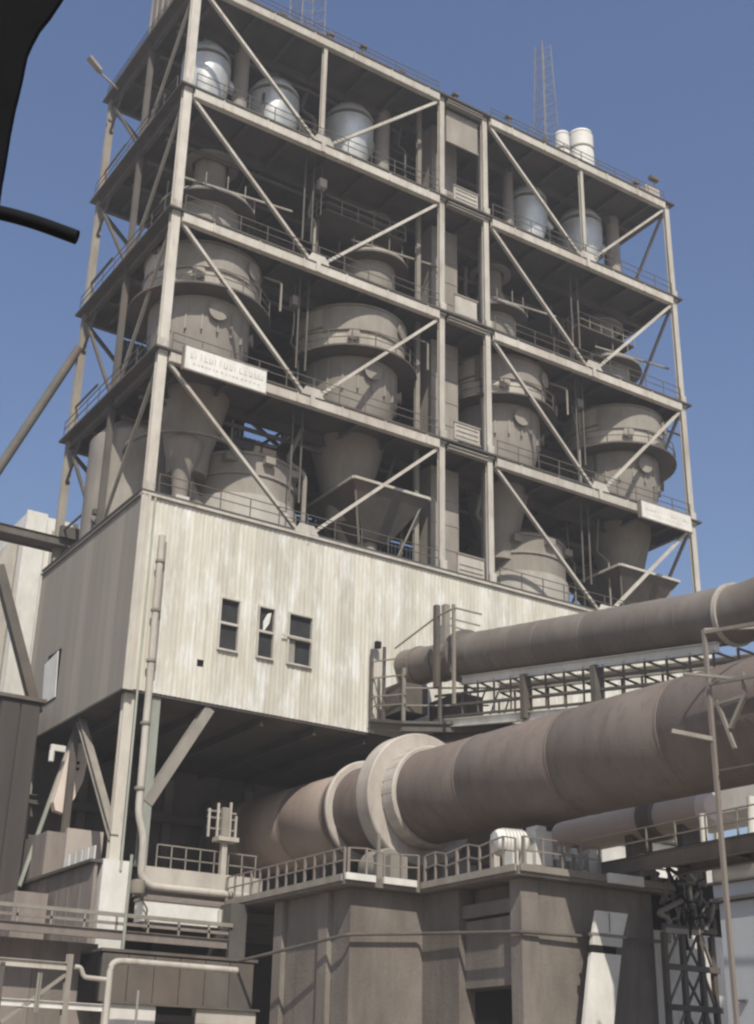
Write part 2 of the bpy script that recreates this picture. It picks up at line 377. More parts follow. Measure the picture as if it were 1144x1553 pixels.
while x < EX1-.02:
    x1 = min(x+pw, EX1)
    cuts = [(a, c, d) for (a, b_, c, d) in wins+holes if a < x1-.01 and b_ > x+.01]
    # split the sheet where a window interrupts it
    edges = sorted({x, x1}|{v for (a, b_, c, d) in wins+holes for v in (a, b_) if x+.03 < v < x1-.03})
    mb = MB()
    for a0, a1 in zip(edges, edges[1:]):
        mid = (a0+a1)/2; hs_ = [(c, d) for (a, b_, c, d) in wins+holes if a-.03 < mid < b_+.03]
        zc = Z0; segs = []
        for c, d in sorted(hs_): segs.append((zc, c)); zc = d
        segs.append((zc, ZT))
        for s0, s1 in segs:
            q = corr_panel(a0, a1, s0, s1, True, max(1, round((a1-a0)*4))); mb.add(q.v, q.f)
    mb.build('cladding_panel', clad, enc); x = x1; k += 1
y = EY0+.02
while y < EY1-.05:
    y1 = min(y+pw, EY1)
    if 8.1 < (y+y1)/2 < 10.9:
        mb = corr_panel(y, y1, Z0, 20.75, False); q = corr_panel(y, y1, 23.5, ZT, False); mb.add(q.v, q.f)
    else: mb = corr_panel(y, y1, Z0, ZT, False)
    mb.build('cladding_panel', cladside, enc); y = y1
b = MB(); b.box(EX0-.06, EX0+.44, EY0-.12, EY0-.03, Z0-.1, ZT+.02); b.box(EX0+.28, EX0+.40, EY0-.17, EY0-.125, Z0-.1, ZT+.02)
b.box(EX0+.05, EX0+.11, EY0-.15, EY0-.125, Z0-.1, ZT+.02)
b.build('corner_trim', cream, enc)
MB().box(EX0-.07, EX1+.05, EY0-.16, EY0+.2, ZT+.03, ZT+.16).build('top_flashing', cream, enc)
MB().box(EX0-.09, EX0+.2, EY0+.21, EY1, ZT+.03, ZT+.13).build('top_flashing', creamd, enc)
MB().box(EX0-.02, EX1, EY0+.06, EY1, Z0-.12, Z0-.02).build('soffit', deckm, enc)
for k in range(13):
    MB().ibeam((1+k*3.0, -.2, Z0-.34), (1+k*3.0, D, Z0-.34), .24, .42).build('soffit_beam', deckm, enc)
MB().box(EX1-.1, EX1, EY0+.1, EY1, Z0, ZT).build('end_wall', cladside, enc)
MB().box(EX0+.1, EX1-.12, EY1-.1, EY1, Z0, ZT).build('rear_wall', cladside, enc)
for (a, b_, c, d) in wins:
    f = MB(); t = .09; ya, yb = EY0-.09, EY0+.12
    f.box(a-t, a, ya, yb, c-t, d+t); f.box(b_, b_+t, ya, yb, c-t, d+t); f.box(a, b_, ya, yb, d, d+t); f.box(a-.02, b_+.02, ya-.06, yb, c-t, c)
    m_ = (c+d)/2+.05; f.box(a, b_, ya+.03, yb-.02, m_-.06, m_+.06)
    fr = f.build('window', cream, enc)
    MB().box(a, b_, EY0+.13, EY0+.15, c, d).build('pane', glass, fr)
    if 6 < a < 7: # a light torn sheet hanging in the middle window
        MB().poly_ext([(a+.3, EY0+.04, m_-.02), (a+.62, EY0+.04, m_+.5), (a+.72, EY0+.04, d-.15), (a+.5, EY0+.04, d-.25), (a+.28, EY0+.04, m_+.55)], (0, .02, 0)).build('torn_sheet', white, fr)
    if a > 8:
        MB().box(a+.02, a+.42, EY0+.05, EY0+.07, c+.03, m_-.1).build('shutter', creamd, fr)
        MB().bar((a-.45, EY0-.17, m_+.02), (b_-.1, EY0-.17, m_+.02), .06, .08).build('bar', cream, fr)
b = MB(); b.box(3.1, 3.55, EY0+.1, EY0+.13, 20.85, 21.3); b.build('port', voidm, enc)
# pale translucent opening on the shaded side
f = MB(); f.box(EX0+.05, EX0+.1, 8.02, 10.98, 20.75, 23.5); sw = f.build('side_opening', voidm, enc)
f = MB(); f.poly_ext([(EX0-.05, 8.55, 20.8), (EX0-.05, 10.45, 20.8), (EX0-.05, 10.8, 23.1), (EX0-.05, 8.9, 23.4)], (.04, 0, 0)); f.build('pale_sheet', white, sw)

# downpipes at the box corner
b = MB(); b.pipe([(.55, -.95, 26.9), (.62, -.95, 13.4), (1.0, -.95, 12.4), (1.0, -.95, 10.75), (1.5, -.95, 10.35), (6.9, -.95, 10.35)], .17, n=12, bend=.6)
pv = single(b, 'water_pipe', cream, 'long pale pipe down the corner of the corrugated box, bending along the low platform', 'pipe')
cl = MB()
for z in (25.5, 23, 20.5, 17.5, 14.5): cl.tube((.57, -.95, z), (.57, -.95, z+.12), .24, n=12)
cl.build('clamp', creamd, pv)
single(MB().pipe([(.1, -.78, 28.9), (.1, -.78, 10.9)], .055, n=8), 'conduit', greenp, 'thin dark green conduit running down beside the box corner', 'pipe')
single(MB().box(.78, .9, -.82, -.62, 20.2, 26.7), 'cable_trough', brownw, 'narrow brown vertical trough on the pale box next to the corner pipe', 'cable trough')

# ------------------------------------------------------------------ vessels in the tower
def arcs(r, c, z, hgt, mb=None, n=40):
    mb = mb or MB(); mb.lathe([(r, z), (r+.1, z), (r+.1, z+hgt), (r, z+hgt)], (c[0], c[1], 0), n=n, cap=False); return mb
def big_cyclone(x, y, r, zt, label):
    t = thing('cyclone', label, 'cyclone', (x, y, ZL[1]), 'large lined cyclones on the second open storey')
    MB().lathe([(r*.55, zt+.05), (r*.97, zt), (r, zt-.08), (r, zt-3.0), (r*.985, zt-3.1)], (x, y, 0), n=48).build('barrel', cycb, t)
    b = MB()
    for k in (0.06, 1.45, 2.9): arcs(r, (x, y), zt-k-.1, .12, b)
    b.build('hoop', cyc, t)
    ix = MB()         # raised scroll plate wrapped on the barrel's front
    n = 16
    for k in range(n):
        a0 = R(-150)+k*R(85)/n; a1 = a0+R(85)/n; rr = r+.13
        P = [(x+math.cos(a)*q, y+math.sin(a)*q) for a in (a0, a1) for q in (r-.05, rr)]
        z0_, z1_ = zt-1.9, zt-.25
        ix.add([(P[0][0], P[0][1], z0_), (P[1][0], P[1][1], z0_), (P[3][0], P[3][1], z0_), (P[2][0], P[2][1], z0_),
                (P[0][0], P[0][1], z1_), (P[1][0], P[1][1], z1_), (P[3][0], P[3][1], z1_), (P[2][0], P[2][1], z1_)],
               [(3,2,1,0),(4,5,6,7),(0,1,5,4),(1,2,6,5),(2,3,7,6),(3,0,4,7)])
    ix.build('scroll_plate', cyc, t)
    MB().lathe([(r*.99, zt-3.12), (r*.99, zt-3.2), (r+.75, zt-3.2), (r+.75, zt-3.32), (r*.9, zt-3.34)], (x, y, 0), n=40, cap=False).build('ring_platform', deckm, t)
    MB().lathe([(r*.87, zt-3.36), (r*.85, zt-5.2), (r*.58, zt-9.0), (r*.36, zt-12.0), (r*.33, zt-13.2)], (x, y, 0), n=44).build('cone', cyc, t)
    b = MB()
    for k in range(9):
        a = R(200)+k*R(20); q = r+.7
        b.bar((x+math.cos(a)*q, y+math.sin(a)*q, zt-3.2), (x+math.cos(a)*q, y+math.sin(a)*q, zt-2.2), .05)
        if k: 
            a2 = a-R(20)
            for zz in (2.2, 2.7): b.bar((x+math.cos(a2)*q, y+math.sin(a2)*q, zt-zz), (x+math.cos(a)*q, y+math.sin(a)*q, zt-zz), .045)
    b.build('railing', dark, t)
    for a_, zz, rr_ in ((-62, 1.0, .42), (-118, 2.3, .3), (-95, 4.3, .45), (-35, 4.6, .3)):
        a = R(a_); rad = (r if zz < 3 else r*.85); c = Vector((x+math.cos(a)*rad, y+math.sin(a)*rad, zt-zz))
        MB().lathe([(rr_, -.05), (rr_, .22), (rr_*1.25, .22), (rr_*1.25, .3), (.1, .32)], c, axis=(math.cos(a), math.sin(a), 0), n=20).build('manhole', cyc, t)
    for k in range(10):
        a = R(-165+k*18); MB().bar((x+math.cos(a)*(r*.85), y+math.sin(a)*(r*.85), zt-5.5), (x+math.cos(a)*(r*.85), y+math.sin(a)*(r*.85), zt-3.45), .1, .14, up=(math.cos(a), math.sin(a), 0)).build('stiffener', cyc, t)
    MB().pipe([(x+r*.8, y-r*.75, zt-.6), (x+r*1.02, y-r*1.0, zt-1.2), (x+r*1.02, y-r*1.0, zt-3.1)], .07, n=8).build('small_pipe', creamd, t)
    MB().pipe([(x-.3, y+.1, zt-12.8), (x+.6, y+.2, zt-14.6), (x+2.6, y+.4, zt-16.0)], .5, n=18).build('feed_pipe', cyc, t)
    MB().pipe([(x-r*.2, y+.4, zt-.1), (x-r*.2, y+.4, zt+1.6)], .9, n=24).build('gas_outlet', cyc, t)
    return t
big_cyclone(3.7, 3.9, 3.35, 46.0, 'large pale cyclone left of the brace behind the long sign')
big_cyclone(13.9, 3.9, 3.4, 45.55, 'large pale cyclone beside the second tall column from the left')
big_cyclone(25.2, 3.9, 3.3, 46.0, 'large pale cyclone just right of the narrow lift bay')
big_cyclone(35.7, 3.9, 3.4, 45.6, 'large pale cyclone at the far right end of the tower above the small sign')
# square hopper hoods below cyclone 2 and 4
def hopper(x, y, z, label):
    t = thing('hopper', label, 'hopper', (x, y, z), 'peaked platforms under the cyclone cones')
    b = MB(); w_ = 2.6
    b.add([(x-w_, y-w_, z), (x+w_, y-w_, z), (x+w_, y+w_, z), (x-w_, y+w_, z), (x-.9, y-.9, z-2.6), (x+.9, y-.9, z-2.6), (x+.9, y+.9, z-2.6), (x-.9, y+.9, z-2.6)],
          [(0,1,2,3),(7,6,5,4),(0,4,5,1),(1,5,6,2),(2,6,7,3),(3,7,4,0)]); b.build('funnel', dark, t)
    b = MB()
    for p, q in (((-1,-1),(1,-1)), ((1,-1),(1,1)), ((-1,1),(-1,-1))): b.bar((x+p[0]*w_, y+p[1]*w_, z+.08), (x+q[0]*w_, y+q[1]*w_, z+.08), .2, .16)
    b.build('rim', cream, t)
    MB().tube((x, y, z-2.6), (x-.2, y-.3, z-5.2), .62, .5, n=20).build('spout', cyc, t)
    for sx in (-1, 1): MB().bar((x+sx*w_*.9, y-w_*.9, z-.1), (x+sx*.9, y-.9, z-4.8), .1).build('strut', creamd, t)
    return t
hopper(15.0, 3.2, 33.9, 'dark peaked hopper with pale rim under the left pair of cyclones')
hopper(35.2, 3.4, 33.4, 'dark peaked hopper with pale rim at the right end of the tower')
# riser vessels on the first open deck
def riser(x, y, label):
    t = thing('riser_vessel', label, 'vessel', (x, y, ZL[0]), 'drum vessels standing on the first open deck')
    MB().lathe([(1.9, 35.2), (2.95, 34.7), (3.1, 34.6), (3.1, 32.0)], (x, y, 0), n=44).build('drum', cyc, t)
    arcs(3.1, (x, y), 33.2, .16, arcs(3.1, (x, y), 34.4, .12)).build('hoop', cyc, t)
    MB().lathe([(3.25, 32.0), (3.25, 29.35)], (x, y, 0), n=44).build('skirt', concl, t)
    for k in range(5):
        a = R(190+k*40); MB().box(x+math.cos(a)*3.2-.3, x+math.cos(a)*3.2+.3, y+math.sin(a)*3.2-.3, y+math.sin(a)*3.2+.3, 33.9, 34.3).build('bracket', cyc, t)
    return t
riser(7.7, 5.2, 'squat drum vessel with pale skirt behind the low left brace')
riser(27.6, 5.0, 'squat drum vessel with pale skirt right of the lift bay')
fn = thing('funnel_pipe', 'flared funnel on a thin pipe standing by the left front column', 'funnel', (3.0, 3, ZL[0]))
MB().lathe([(.42, 29.3), (.42, 31.4), (.55, 32.6), (1.0, 33.6), (1.1, 34.3), (.9, 34.5)], (3.0, 3, 0), n=24).build('flare', cyc, fn)
MB().box(2.6, 3.4, 2.5, 2.62, 29.4, 31.0).build('door', white, fn)
MB().lathe([(3.2, 34.3), (3.42, 34.3), (3.42, 34.45), (3.2, 34.45)], (3.9, 4.8, 0), n=44, cap=False).build('ring', creamd, fn)
# shaded vessel mass at the left rear on the first deck
lv = thing('storage_drum', 'dull grey drum at the left rear corner above the shaded box side', 'drum', (3.2, 8.2, ZL[0]))
MB().lathe([(2.9, 29.3), (2.9, 35.9), (2.2, 36.8)], (2.7, 8.3, 0), n=40).build('drum', cyc, lv)
MB().box(-.3, 1.6, 6.6, 6.9, 30.6, 30.9).build('ledge', dark, lv)
# bell-roofed vessels on the third storey
def bell(x, y, z, s, label):
    t = thing('bell_vessel', label, 'vessel', (x, y, ZL[2]), 'bell topped vessels on the third open storey')
    MB().lathe([(.95*s, z+4.4), (.95*s, z+2.0), (1.25*s, z+1.3), (2.2*s, z+.35), (2.9*s, z-.15), (2.95*s, z-.3)], (x, y, 0), n=40).build('bell', cyc, t)
    MB().lathe([(2.95*s, z-.31), (2.98*s, z-.45), (1.9*s, z-.5)], (x, y, 0), n=40, cap=False).build('brim', dark, t)
    MB().lathe([(2.0*s, z-.52), (2.0*s, z-2.0), (1.2*s, z-4.0)], (x, y, 0), n=36).build('body', cyc, t)
    b = MB()
    for k in range(7):
        a = R(190)+k*R(26); q = 2.9*s
        b.bar((x+math.cos(a)*q, y+math.sin(a)*q, z-.3), (x+math.cos(a)*q, y+math.sin(a)*q, z+.8), .05)
    b.bar((x-2.9*s, y-2.2*s, z+.05), (x+4.2*s, y-3.0*s, z+.05), .12); b.build('guard', creamd, t)
    MB().lathe([(1.15*s, z+3.3), (1.7*s, z+3.3), (1.7*s, z+3.45), (1.15*s, z+3.45)], (x, y, 0), n=30, cap=False).build('flange', creamd, t)
    return t
bell(3.9, 4.6, 50.8, 1.0, 'bell topped vessel near the left front column on the third storey')
bell(15.4, 4.4, 51.2, .88, 'bell topped vessel in front of the second column on the third storey')
bell(25.2, 4.2, 50.9, .85, 'bell topped vessel right of the lift bay on the third storey')
bell(35.6, 4.4, 50.4, .9, 'bell topped vessel near the right end on the third storey')
# walkways with slanted rails between the bells
for (x0, x1, z) in ((10.5, 16.5, 52.2), (31.0, 36.2, 51.2)):
    t = thing('service_platform', 'small railed platform between the bell vessels '+('left of the lift bay' if x0 < 20 else 'right of the lift bay'), 'platform', (x0, 2.5, z))
    MB().box(x0, x1, 1.8, 4.4, z, z+.12).build('floor', deckm, t)
    for e in ((x0, 1.8, x1, 1.8), (x0, 1.8, x0, 4.4)):
        b = MB()
        for k in range(6):
            c = Vector((e[0], e[1], z)).lerp(Vector((e[2], e[3], z)), k/5); b.bar(c, c+Vector((0,0,1.1)), .05)
        for h in (.6, 1.1): b.bar((e[0], e[1], z+h), (e[2], e[3], z+h), .05)
        b.build('railing', creamd, t)
    for k in (x0+.2, x1-.2): MB().bar((k, 3, z), (k, 3, ZL[3] if False else z-3.6), .12).build('leg', dark, t)
# shiny vessels on the top storey
def shiny(x, y, r, zt, label):
    t = thing('jacketed_vessel', label, 'vessel', (x, y, ZL[3]), 'bright jacketed vessels on the top storey')
    MB().lathe([(.35, zt+1.15), (r*.75, zt+.75), (r, zt+.1), (r, zt-.1)], (x, y, 0), n=36).build('dome', alu, t)
    MB().lathe([(r*.9, zt-.11), (r*.9, zt-.42)], (x, y, 0), n=36, cap=False).build('groove', dark, t)
    MB().lathe([(r*1.02, zt-.43), (r*1.02, zt-1.5), (r*.93, zt-2.4), (r*.75, zt-3.4), (r*.4, zt-5.0)], (x, y, 0), n=36).build('jacket', alu, t)
    MB().tube((x, y, zt+1.0), (x, y, ZL[4]-.2), .32, n=14).build('neck', alu, t)
    MB().tube((x+r*.9, y, zt-.8), (x+r*1.5, y-.1, zt-1.6), .3, n=14).build('nozzle', alu, t)
    return t
shiny(2.6, 3.6, 1.5, 61.0, 'small bluish bright vessel right beside the left front column')
shiny(7.6, 4.0, 1.65, 60.9, 'bright silver domed vessel crossed by the top left brace')
shiny(13.3, 4.0, 1.65, 61.7, 'bright silver domed vessel right of the vertical hanger post')
shiny(28.6, 4.0, 1.4, 61.8, 'bright silver vessel crossed by the top right brace')
shiny(33.6, 4.0, 1.6, 61.9, 'bright silver vessel right of the rightmost hanger post')
lab = ['pale upright duct between the two left silver vessels', 'pale upright duct right of the middle silver vessel', 'pale upright duct beside the third tall column', 'pale upright duct near the top right corner']
for (x, r, z0_), l in zip(((4.9, .5, 57.5), (15.6, .5, 57.0), (26.3, .4, 58.2), (36.3, .5, 57.5)), lab):
    t = thing('gas_duct', l, 'duct', (x, 3.4, ZL[3]), 'upright ducts on the top storey')
    MB().tube((x, 3.4, z0_), (x, 3.4, ZL[4]-.1), r, n=20).build('tube', cyc, t)
    MB().lathe([(r, z0_+.1), (r*1.9, z0_-.2), (r*1.9, z0_-.5), (r, z0_-.9)], (x, 3.4, 0), n=20).build('flange', alu, t)

# lift shaft and landings in the narrow bay
sh = thing('lift_shaft', 'pale rectangular duct shaft rising through the narrow middle bay', 'shaft', (19.8, 2.6, ZL[0]))
for i in range(4):
    b = MB(); z0_, z1_ = ZL[i]+.15, ZL[i+1]-.45
    b.box(18.7, 20.75, 2.0, 3.6, z0_, z1_)
    p = b.build('shaft_section', cyc, sh)
    b = MB()
    for k in range(5): b.box(18.68, 20.77, 1.97, 2.02, z0_+.8+k*1.6, z0_+.86+k*1.6)
    b.build('seam', cyc, p)
lm = ['pale boxed panel at the very top of the narrow middle bay', 'pale panel on the top landing of the narrow middle bay', 'pale panel on the second highest landing of the middle bay',
      'pale panel on the third landing of the middle bay just above the sign level', 'pale louvred box at the foot of the middle bay on the corrugated box']
for i, (x0, x1, z0_, z1_) in enumerate(((18.55, 21.15, 60.1, 62.6), (19.15, 21.1, 55.6, 56.8), (19.2, 20.9, 47.0, 48.45), (19.1, 21.0, 38.2, 39.4), (19.3, 21.2, 29.3, 30.9))):
    t = thing('landing_panel', lm[i], 'panel', (x0, .2, z0_), 'panels on the landings of the middle bay')
    MB().box(x0, x1, .15, .27, z0_, z1_).build('sheet', cream if i else cyc, t)
    MB().box(x0-.05, x1+.05, .1, .145, z1_-.09, z1_+.02).build('frame', creamd, t)
    MB().box(x0-.05, x1+.05, .1, .145, z0_-.05, z0_+.06).build('frame', creamd, t)
    if i in (1, 3, 4):
        for k in range(3): MB().box(x0+.12, x1-.12, .11, .146, z0_+.25+k*.32, z0_+.29+k*.32).build('slat', creamd, t)
# zigzag stairs inside the left side of the middle bay
for i in range(4):
    t = thing('stair_flight', ['stair flight behind the narrow bay on the lowest open storey', 'stair flight behind the narrow bay on the second open storey', 'stair flight behind the narrow bay on the third open storey', 'stair flight behind the narrow bay on the top storey'][i], 'stairs', (16.5, 5, ZL[i]), 'zigzag stairs')
    zz = ZL[i]+.15; dz = (ZL[i+1]-ZL[i])/2
    for h in range(2):
        xa, xb = (13.2, 17.2) if h == 0 else (17.2, 13.2)
        y_ = 8.6+h*1.1
        for dy in (0, .9): MB().bar((xa, y_+dy, zz+h*dz), (xb, y_+dy, zz+(h+1)*dz), .06, .25).build('stringer', creamd, t)
        st = MB()
        for k in range(12):
            f_ = (k+.5)/12; st.box(xa+(xb-xa)*f_-.14, xa+(xb-xa)*f_+.14, y_+.04, y_+.86, zz+h*dz+dz*f_, zz+h*dz+dz*f_+.04)
        st.build('treads', dark, t)
# clutter pipes between the decks
pl = ['thin dark pipe hanging between the left vessels', 'thin pipe beside the left brace node', 'thin pipe left of the second column', 'thin pipe right of the third column', 'thin pipe in the right bay centre', 'thin pipe near the right end']
for i in range(4):
    for k, x in enumerate((6.3, 10.2, 16.8, 23.4, 31.4, 32.9)):
        y_ = 2.0+random.random()*3; r = random.choice((.07, .1, .14))
        z0_, z1_ = ZL[i]+.2, ZL[i+1]-.2
        o = MB().pipe([(x, y_, z0_), (x, y_, z0_+(z1_-z0_)*.6), (x+random.uniform(-1, 1), y_+.6, z0_+(z1_-z0_)*.7), (x+random.uniform(-1,1)*.2, y_+.6, z1_)], r, n=8)
        single(o, 'process_pipe', random.choice((creamd, dark, cyc)), pl[k]+(' on the lowest open storey', ' on the second open storey', ' on the third open storey', ' on the top storey')[i], 'pipe', 'process pipes inside the tower')
    for k in range(3):
        y_ = 3.5+k*2.4; z_ = ZL[i+1]-.95-.2*k
        single(MB().pipe([(.4, y_, z_), (17, y_, z_), (17, y_+1.2, z_-.5), (37, y_+1.2, z_-.5)], .13, n=8), 'header_pipe', dark, 'dark horizontal header pipe slung '+('nearest the front', 'mid depth', 'towards the rear')[k]+' below the '+('second', 'third', 'fourth', 'roof')[i]+' deck', 'pipe', 'header pipes under the decks')
# small hoists and lamps under decks
for i, (x, y_, z) in enumerate(((9.8, 1.1, 54.2), (8.5, 1.4, 45.4), (30.2, 1.3, 45.4))):
    t = thing('chain_hoist', ['small hoist under the fourth deck near the left node', 'small hoist under the third deck near the left node', 'small hoist under the third deck in the right bay'][i], 'hoist', (x, y_, z-1.5), 'chain hoists')
    MB().box(x-.25, x+.25, y_-.2, y_+.2, z-1.2, z-.6).build('motor', brownw if i else pinkish, t); MB().tube((x, y_, z-.6), (x, y_, z+.4), .04, n=6).build('hook_rod', dark, t); MB().tube((x, y_, z-3.2), (x, y_, z-1.2), .03, n=6).build('chain', dark, t)

# ------------------------------------------------------------------ signs on the deck edges
def signboard(x0, x1, z0_, z1_, seed, label):
    t = thing('signboard', label, 'sign', (x0, -.7, z0_)); rnd = random.Random(seed)
    MB().box(x0, x1, -.72, -.62, z0_, z1_).build('board', white, t)
    b = MB()
    b.box(x0-.05, x1+.05, -.75, -.6, z0_-.06, z0_+.02); b.box(x0-.05, x1+.05, -.75, -.6, z1_-.02, z1_+.05); b.box(x0-.06, x0+.02, -.75, -.45, z0_, z1_)
    b.build('frame', brownw, t)
    # weathered lettering too faded to read: short worn strokes where the rows of letters are
    s = MB(); h = z1_-z0_
    x = x0+.35
    while x < x1-.35:
        wd = rnd.uniform(.10, .22); zb = z0_+h*.50
        k = rnd.random()
        s.box(x, x+.045, -.726, -.7205, zb, zb+h*rnd.uniform(.16, .3))
        if k > .3: s.box(x, x+wd, -.726, -.7205, zb-.01, zb+.05)
        if k > .55: s.box(x+wd-.03, x+wd+.02, -.726, -.7205, zb, zb+h*.2)
        x += wd+rnd.uniform(.06, .16)
    x = x0+.5
    while x < x1-.5:
        wd = rnd.uniform(.07, .15); s.box(x, x+wd, -.726, -.7205, z0_+h*.24, z0_+h*.30+rnd.uniform(0, .06)); x += wd+rnd.uniform(.08, .16)
    s.build('faded_letters', faint, t, kind='stuff')
    return t
signboard(1.0, 5.85, 36.6, 38.0, 3, 'long off white signboard with faded lettering on the left deck edge')
signboard(33.3, 37.75, 36.45, 37.65, 5, 'smaller stained off white signboard with faded marks at the right deck edge')

# ------------------------------------------------------------------ on the roof
def mast(x, y, z0_, z1_, w0, w1, label):
    t = thing('lattice_mast', label, 'mast', (x, y, z0_), 'thin lattice masts on the roof'); n = int((z1_-z0_)/1.0)
    def P(k, c): 
        f_ = k/n; w_ = w0+(w1-w0)*f_; return Vector((x+c[0]*w_/2, y+c[1]*w_/2, z0_+(z1_-z0_)*f_))
    cs = [(-1,-1),(1,-1),(1,1),(-1,1)]
    for c in cs: MB().bar(P(0, c), P(n, c), .05).build('leg', creamd, t)
    b = MB()
    for k in range(n):
        for a, c in zip(cs, cs[1:]+cs[:1]):
            b.bar(P(k, a), P(k+1, c), .025); b.bar(P(k, a), P(k, c), .025)
    b.build('lattice', creamd, t); return t
mast(11.9, 8, ZL[4]+.1, 79, 2.0, 1.8, 'thin lattice mast standing on the left part of the roof')
mast(34.2, 8, ZL[4]+.1, 82.5, 1.9, .9, 'thin lattice mast behind the white roof drums')
for i, (x0, x1, zt) in enumerate(((31.7, 32.8, 69.8), (33.2, 35.1, 70.6))):
    t = thing('roof_drum', ['narrower left one of the two white round topped vent drums on the roof', 'wider right one of the two white round topped vent drums on the roof'][i], 'vent drum', (x0, 3, ZL[4]), 'white vent drums on the roof')
    rr_ = (x1-x0)/2; xc_ = (x0+x1)/2
    MB().lathe([(rr_, ZL[4]+.2), (rr_, zt-.35)], (xc_, 4, 0), n=32).build('body', white, t)
    MB().lathe([(rr_+.04, zt-.35), (rr_*.95, zt-.12), (rr_*.7, zt), (rr_*.2, zt+.06)], (xc_, 4, 0), n=32).build('cap', white, t)
    MB().lathe([(rr_, zt-1.8), (rr_+.05, zt-1.78), (rr_+.05, zt-1.62), (rr_, zt-1.6)], (xc_, 4, 0), n=32, cap=False).build('hoop', creamd, t)

t = thing('roof_box', 'small pinkish grey box with a lamp on the right corner of the roof', 'box', (37.9, 1, ZL[4]))
MB().box(37.3, 38.7, .6, 2.2, ZL[4]+.2, ZL[4]+1.9).build('body', pinkish, t); MB().bar((38.4, .8, ZL[4]+1.9), (38.4, .8, ZL[4]+3.0), .06).build('stalk', dark, t); MB().box(38.0, 38.8, .6, 1.0, ZL[4]+2.8, ZL[4]+3.1).build('lamp', dark, t)
t = thing('floodlight', 'small floodlight on a bracket off the left rear roof corner', 'lamp', (-.6, 11, ZL[4]))
MB().bar((-.3, 11.2, 63.0), (-2.0, 11.0, 63.7), .12).build('bracket', creamd, t); MB().bar((-1.7, 11.0, 63.65), (-2.6, 10.9, 64.3), .45, .22).build('head', creamd, t)
t = thing('roof_plant_room', 'tall weathered plant room on the left rear of the roof', 'plant room', (3, 10, ZL[4]))
MB().box(1.6, 4.4, 8.6, 11.4, ZL[4]+.2, 76).build('body', brownw, t)
for k in range(4): MB().bar((1.5, 8.5+k*.98, ZL[4]+.2), (1.5, 8.5+k*.98, 76), .12).build('rib', creamd, t)
MB().box(1.3, 1.55, 8.3, 8.9, ZL[4]+3.0, ZL[4]+4.3).build('lamp_box', white, t)
for i, x in enumerate((6, 9.5, 12, 15, 19.4, 24, 27.2, 36)):
    t = thing('roof_vent', 'tiny dark vent stub on the front roof edge, '+('above the left vessels', 'left of the hanger post', 'right of the hanger post', 'near the second column', 'over the narrow bay', 'right of the third column', 'left of the white roof drums', 'right of the white roof drums')[i], 'vent', (x, .3, ZL[4]), 'small stubs along the roof edge')
    MB().tube((x, .3, ZL[4]+.14), (x, .3, ZL[4]+.8+.3*(i % 3)), .1, n=8).build('pipe', dark, t); MB().box(x-.22, x+.22, .1, .5, ZL[4]+.8+.3*(i % 3), ZL[4]+.95+.3*(i % 3)).build('hood', dark, t)

# ------------------------------------------------------------------ left of the tower
single(MB().tube((-.2, D, 43.9), (-8.5, D, 23.6), .28, n=14), 'inclined_strut', dark, 'long dark inclined strut leaning from the left rear column towards the lower left', 'strut')
cw = thing('cable_bridge', 'dark horizontal cable bridge reaching the left rear column', 'cable bridge', (-6, D, 30.6))
MB().box(-14, 1.6, D-.6, D+.6, 30.7, 30.85).build('tray', dark, cw); MB().ibeam((-14, D-.6, 30.9), (1.6, D-.6, 30.9), .2, .5).build('girder', dark, cw); MB().ibeam((-14, D+.6, 30.9), (1.6, D+.6, 30.9), .2, .5).build('girder', dark, cw)
MB().box(-.2, 1.0, D-.9, D-.62, 31.1, 31.8).build('junction_box', dark, cw)
for k in range(3): MB().tube((-14, D-.3+k*.3, 31.05), (1.4, D-.3+k*.3, 31.05), .09, n=8).build('cable', dark, cw)
# pale tall building behind
lb = thing('pale_bunker', 'tall pale weathered bunker behind the shaded left side of the tower', 'bunker', (6, 33, 0))
b = MB(); b.box(3.3, 9.5, 30, 36, 0, 40); b.build('front_block', white, lb)
b = MB(); b.box(3.2, 4.7, 29.7, 29.95, 26, 40.1); b.build('pilaster', white, lb); MB().box(8.0, 9.6, 29.6, 29.95, 30, 38.5).build('pilaster', white, lb)
MB().box(5.2, 7.6, 29.8, 29.96, 22, 39.0).build('recess_panel', concl, lb)
MB().poly_ext([(-.5, 31, 0), (3.2, 31, 0), (3.2, 31, 38.2), (2.4, 31, 37.6), (.2, 31, 30.5)], (0, 5, 0)).build('side_wing', concl, lb)
MB().poly_ext([(-2.5, 30.6, 0), (-.6, 30.6, 0), (.1, 30.6, 30), (1.5, 30.6, 35.8), (.6, 30.6, 35.4), (-1.3, 30.6, 29)], (0, 4, 0)).build('side_wing', white, lb)
single(MB().bar((-4.6, 8, 27.0), (-1.6, 8, 19.6), .5, .5), 'conveyor_strut', dark, 'short dark slanting strut at the left edge before the pale bunker', 'strut')
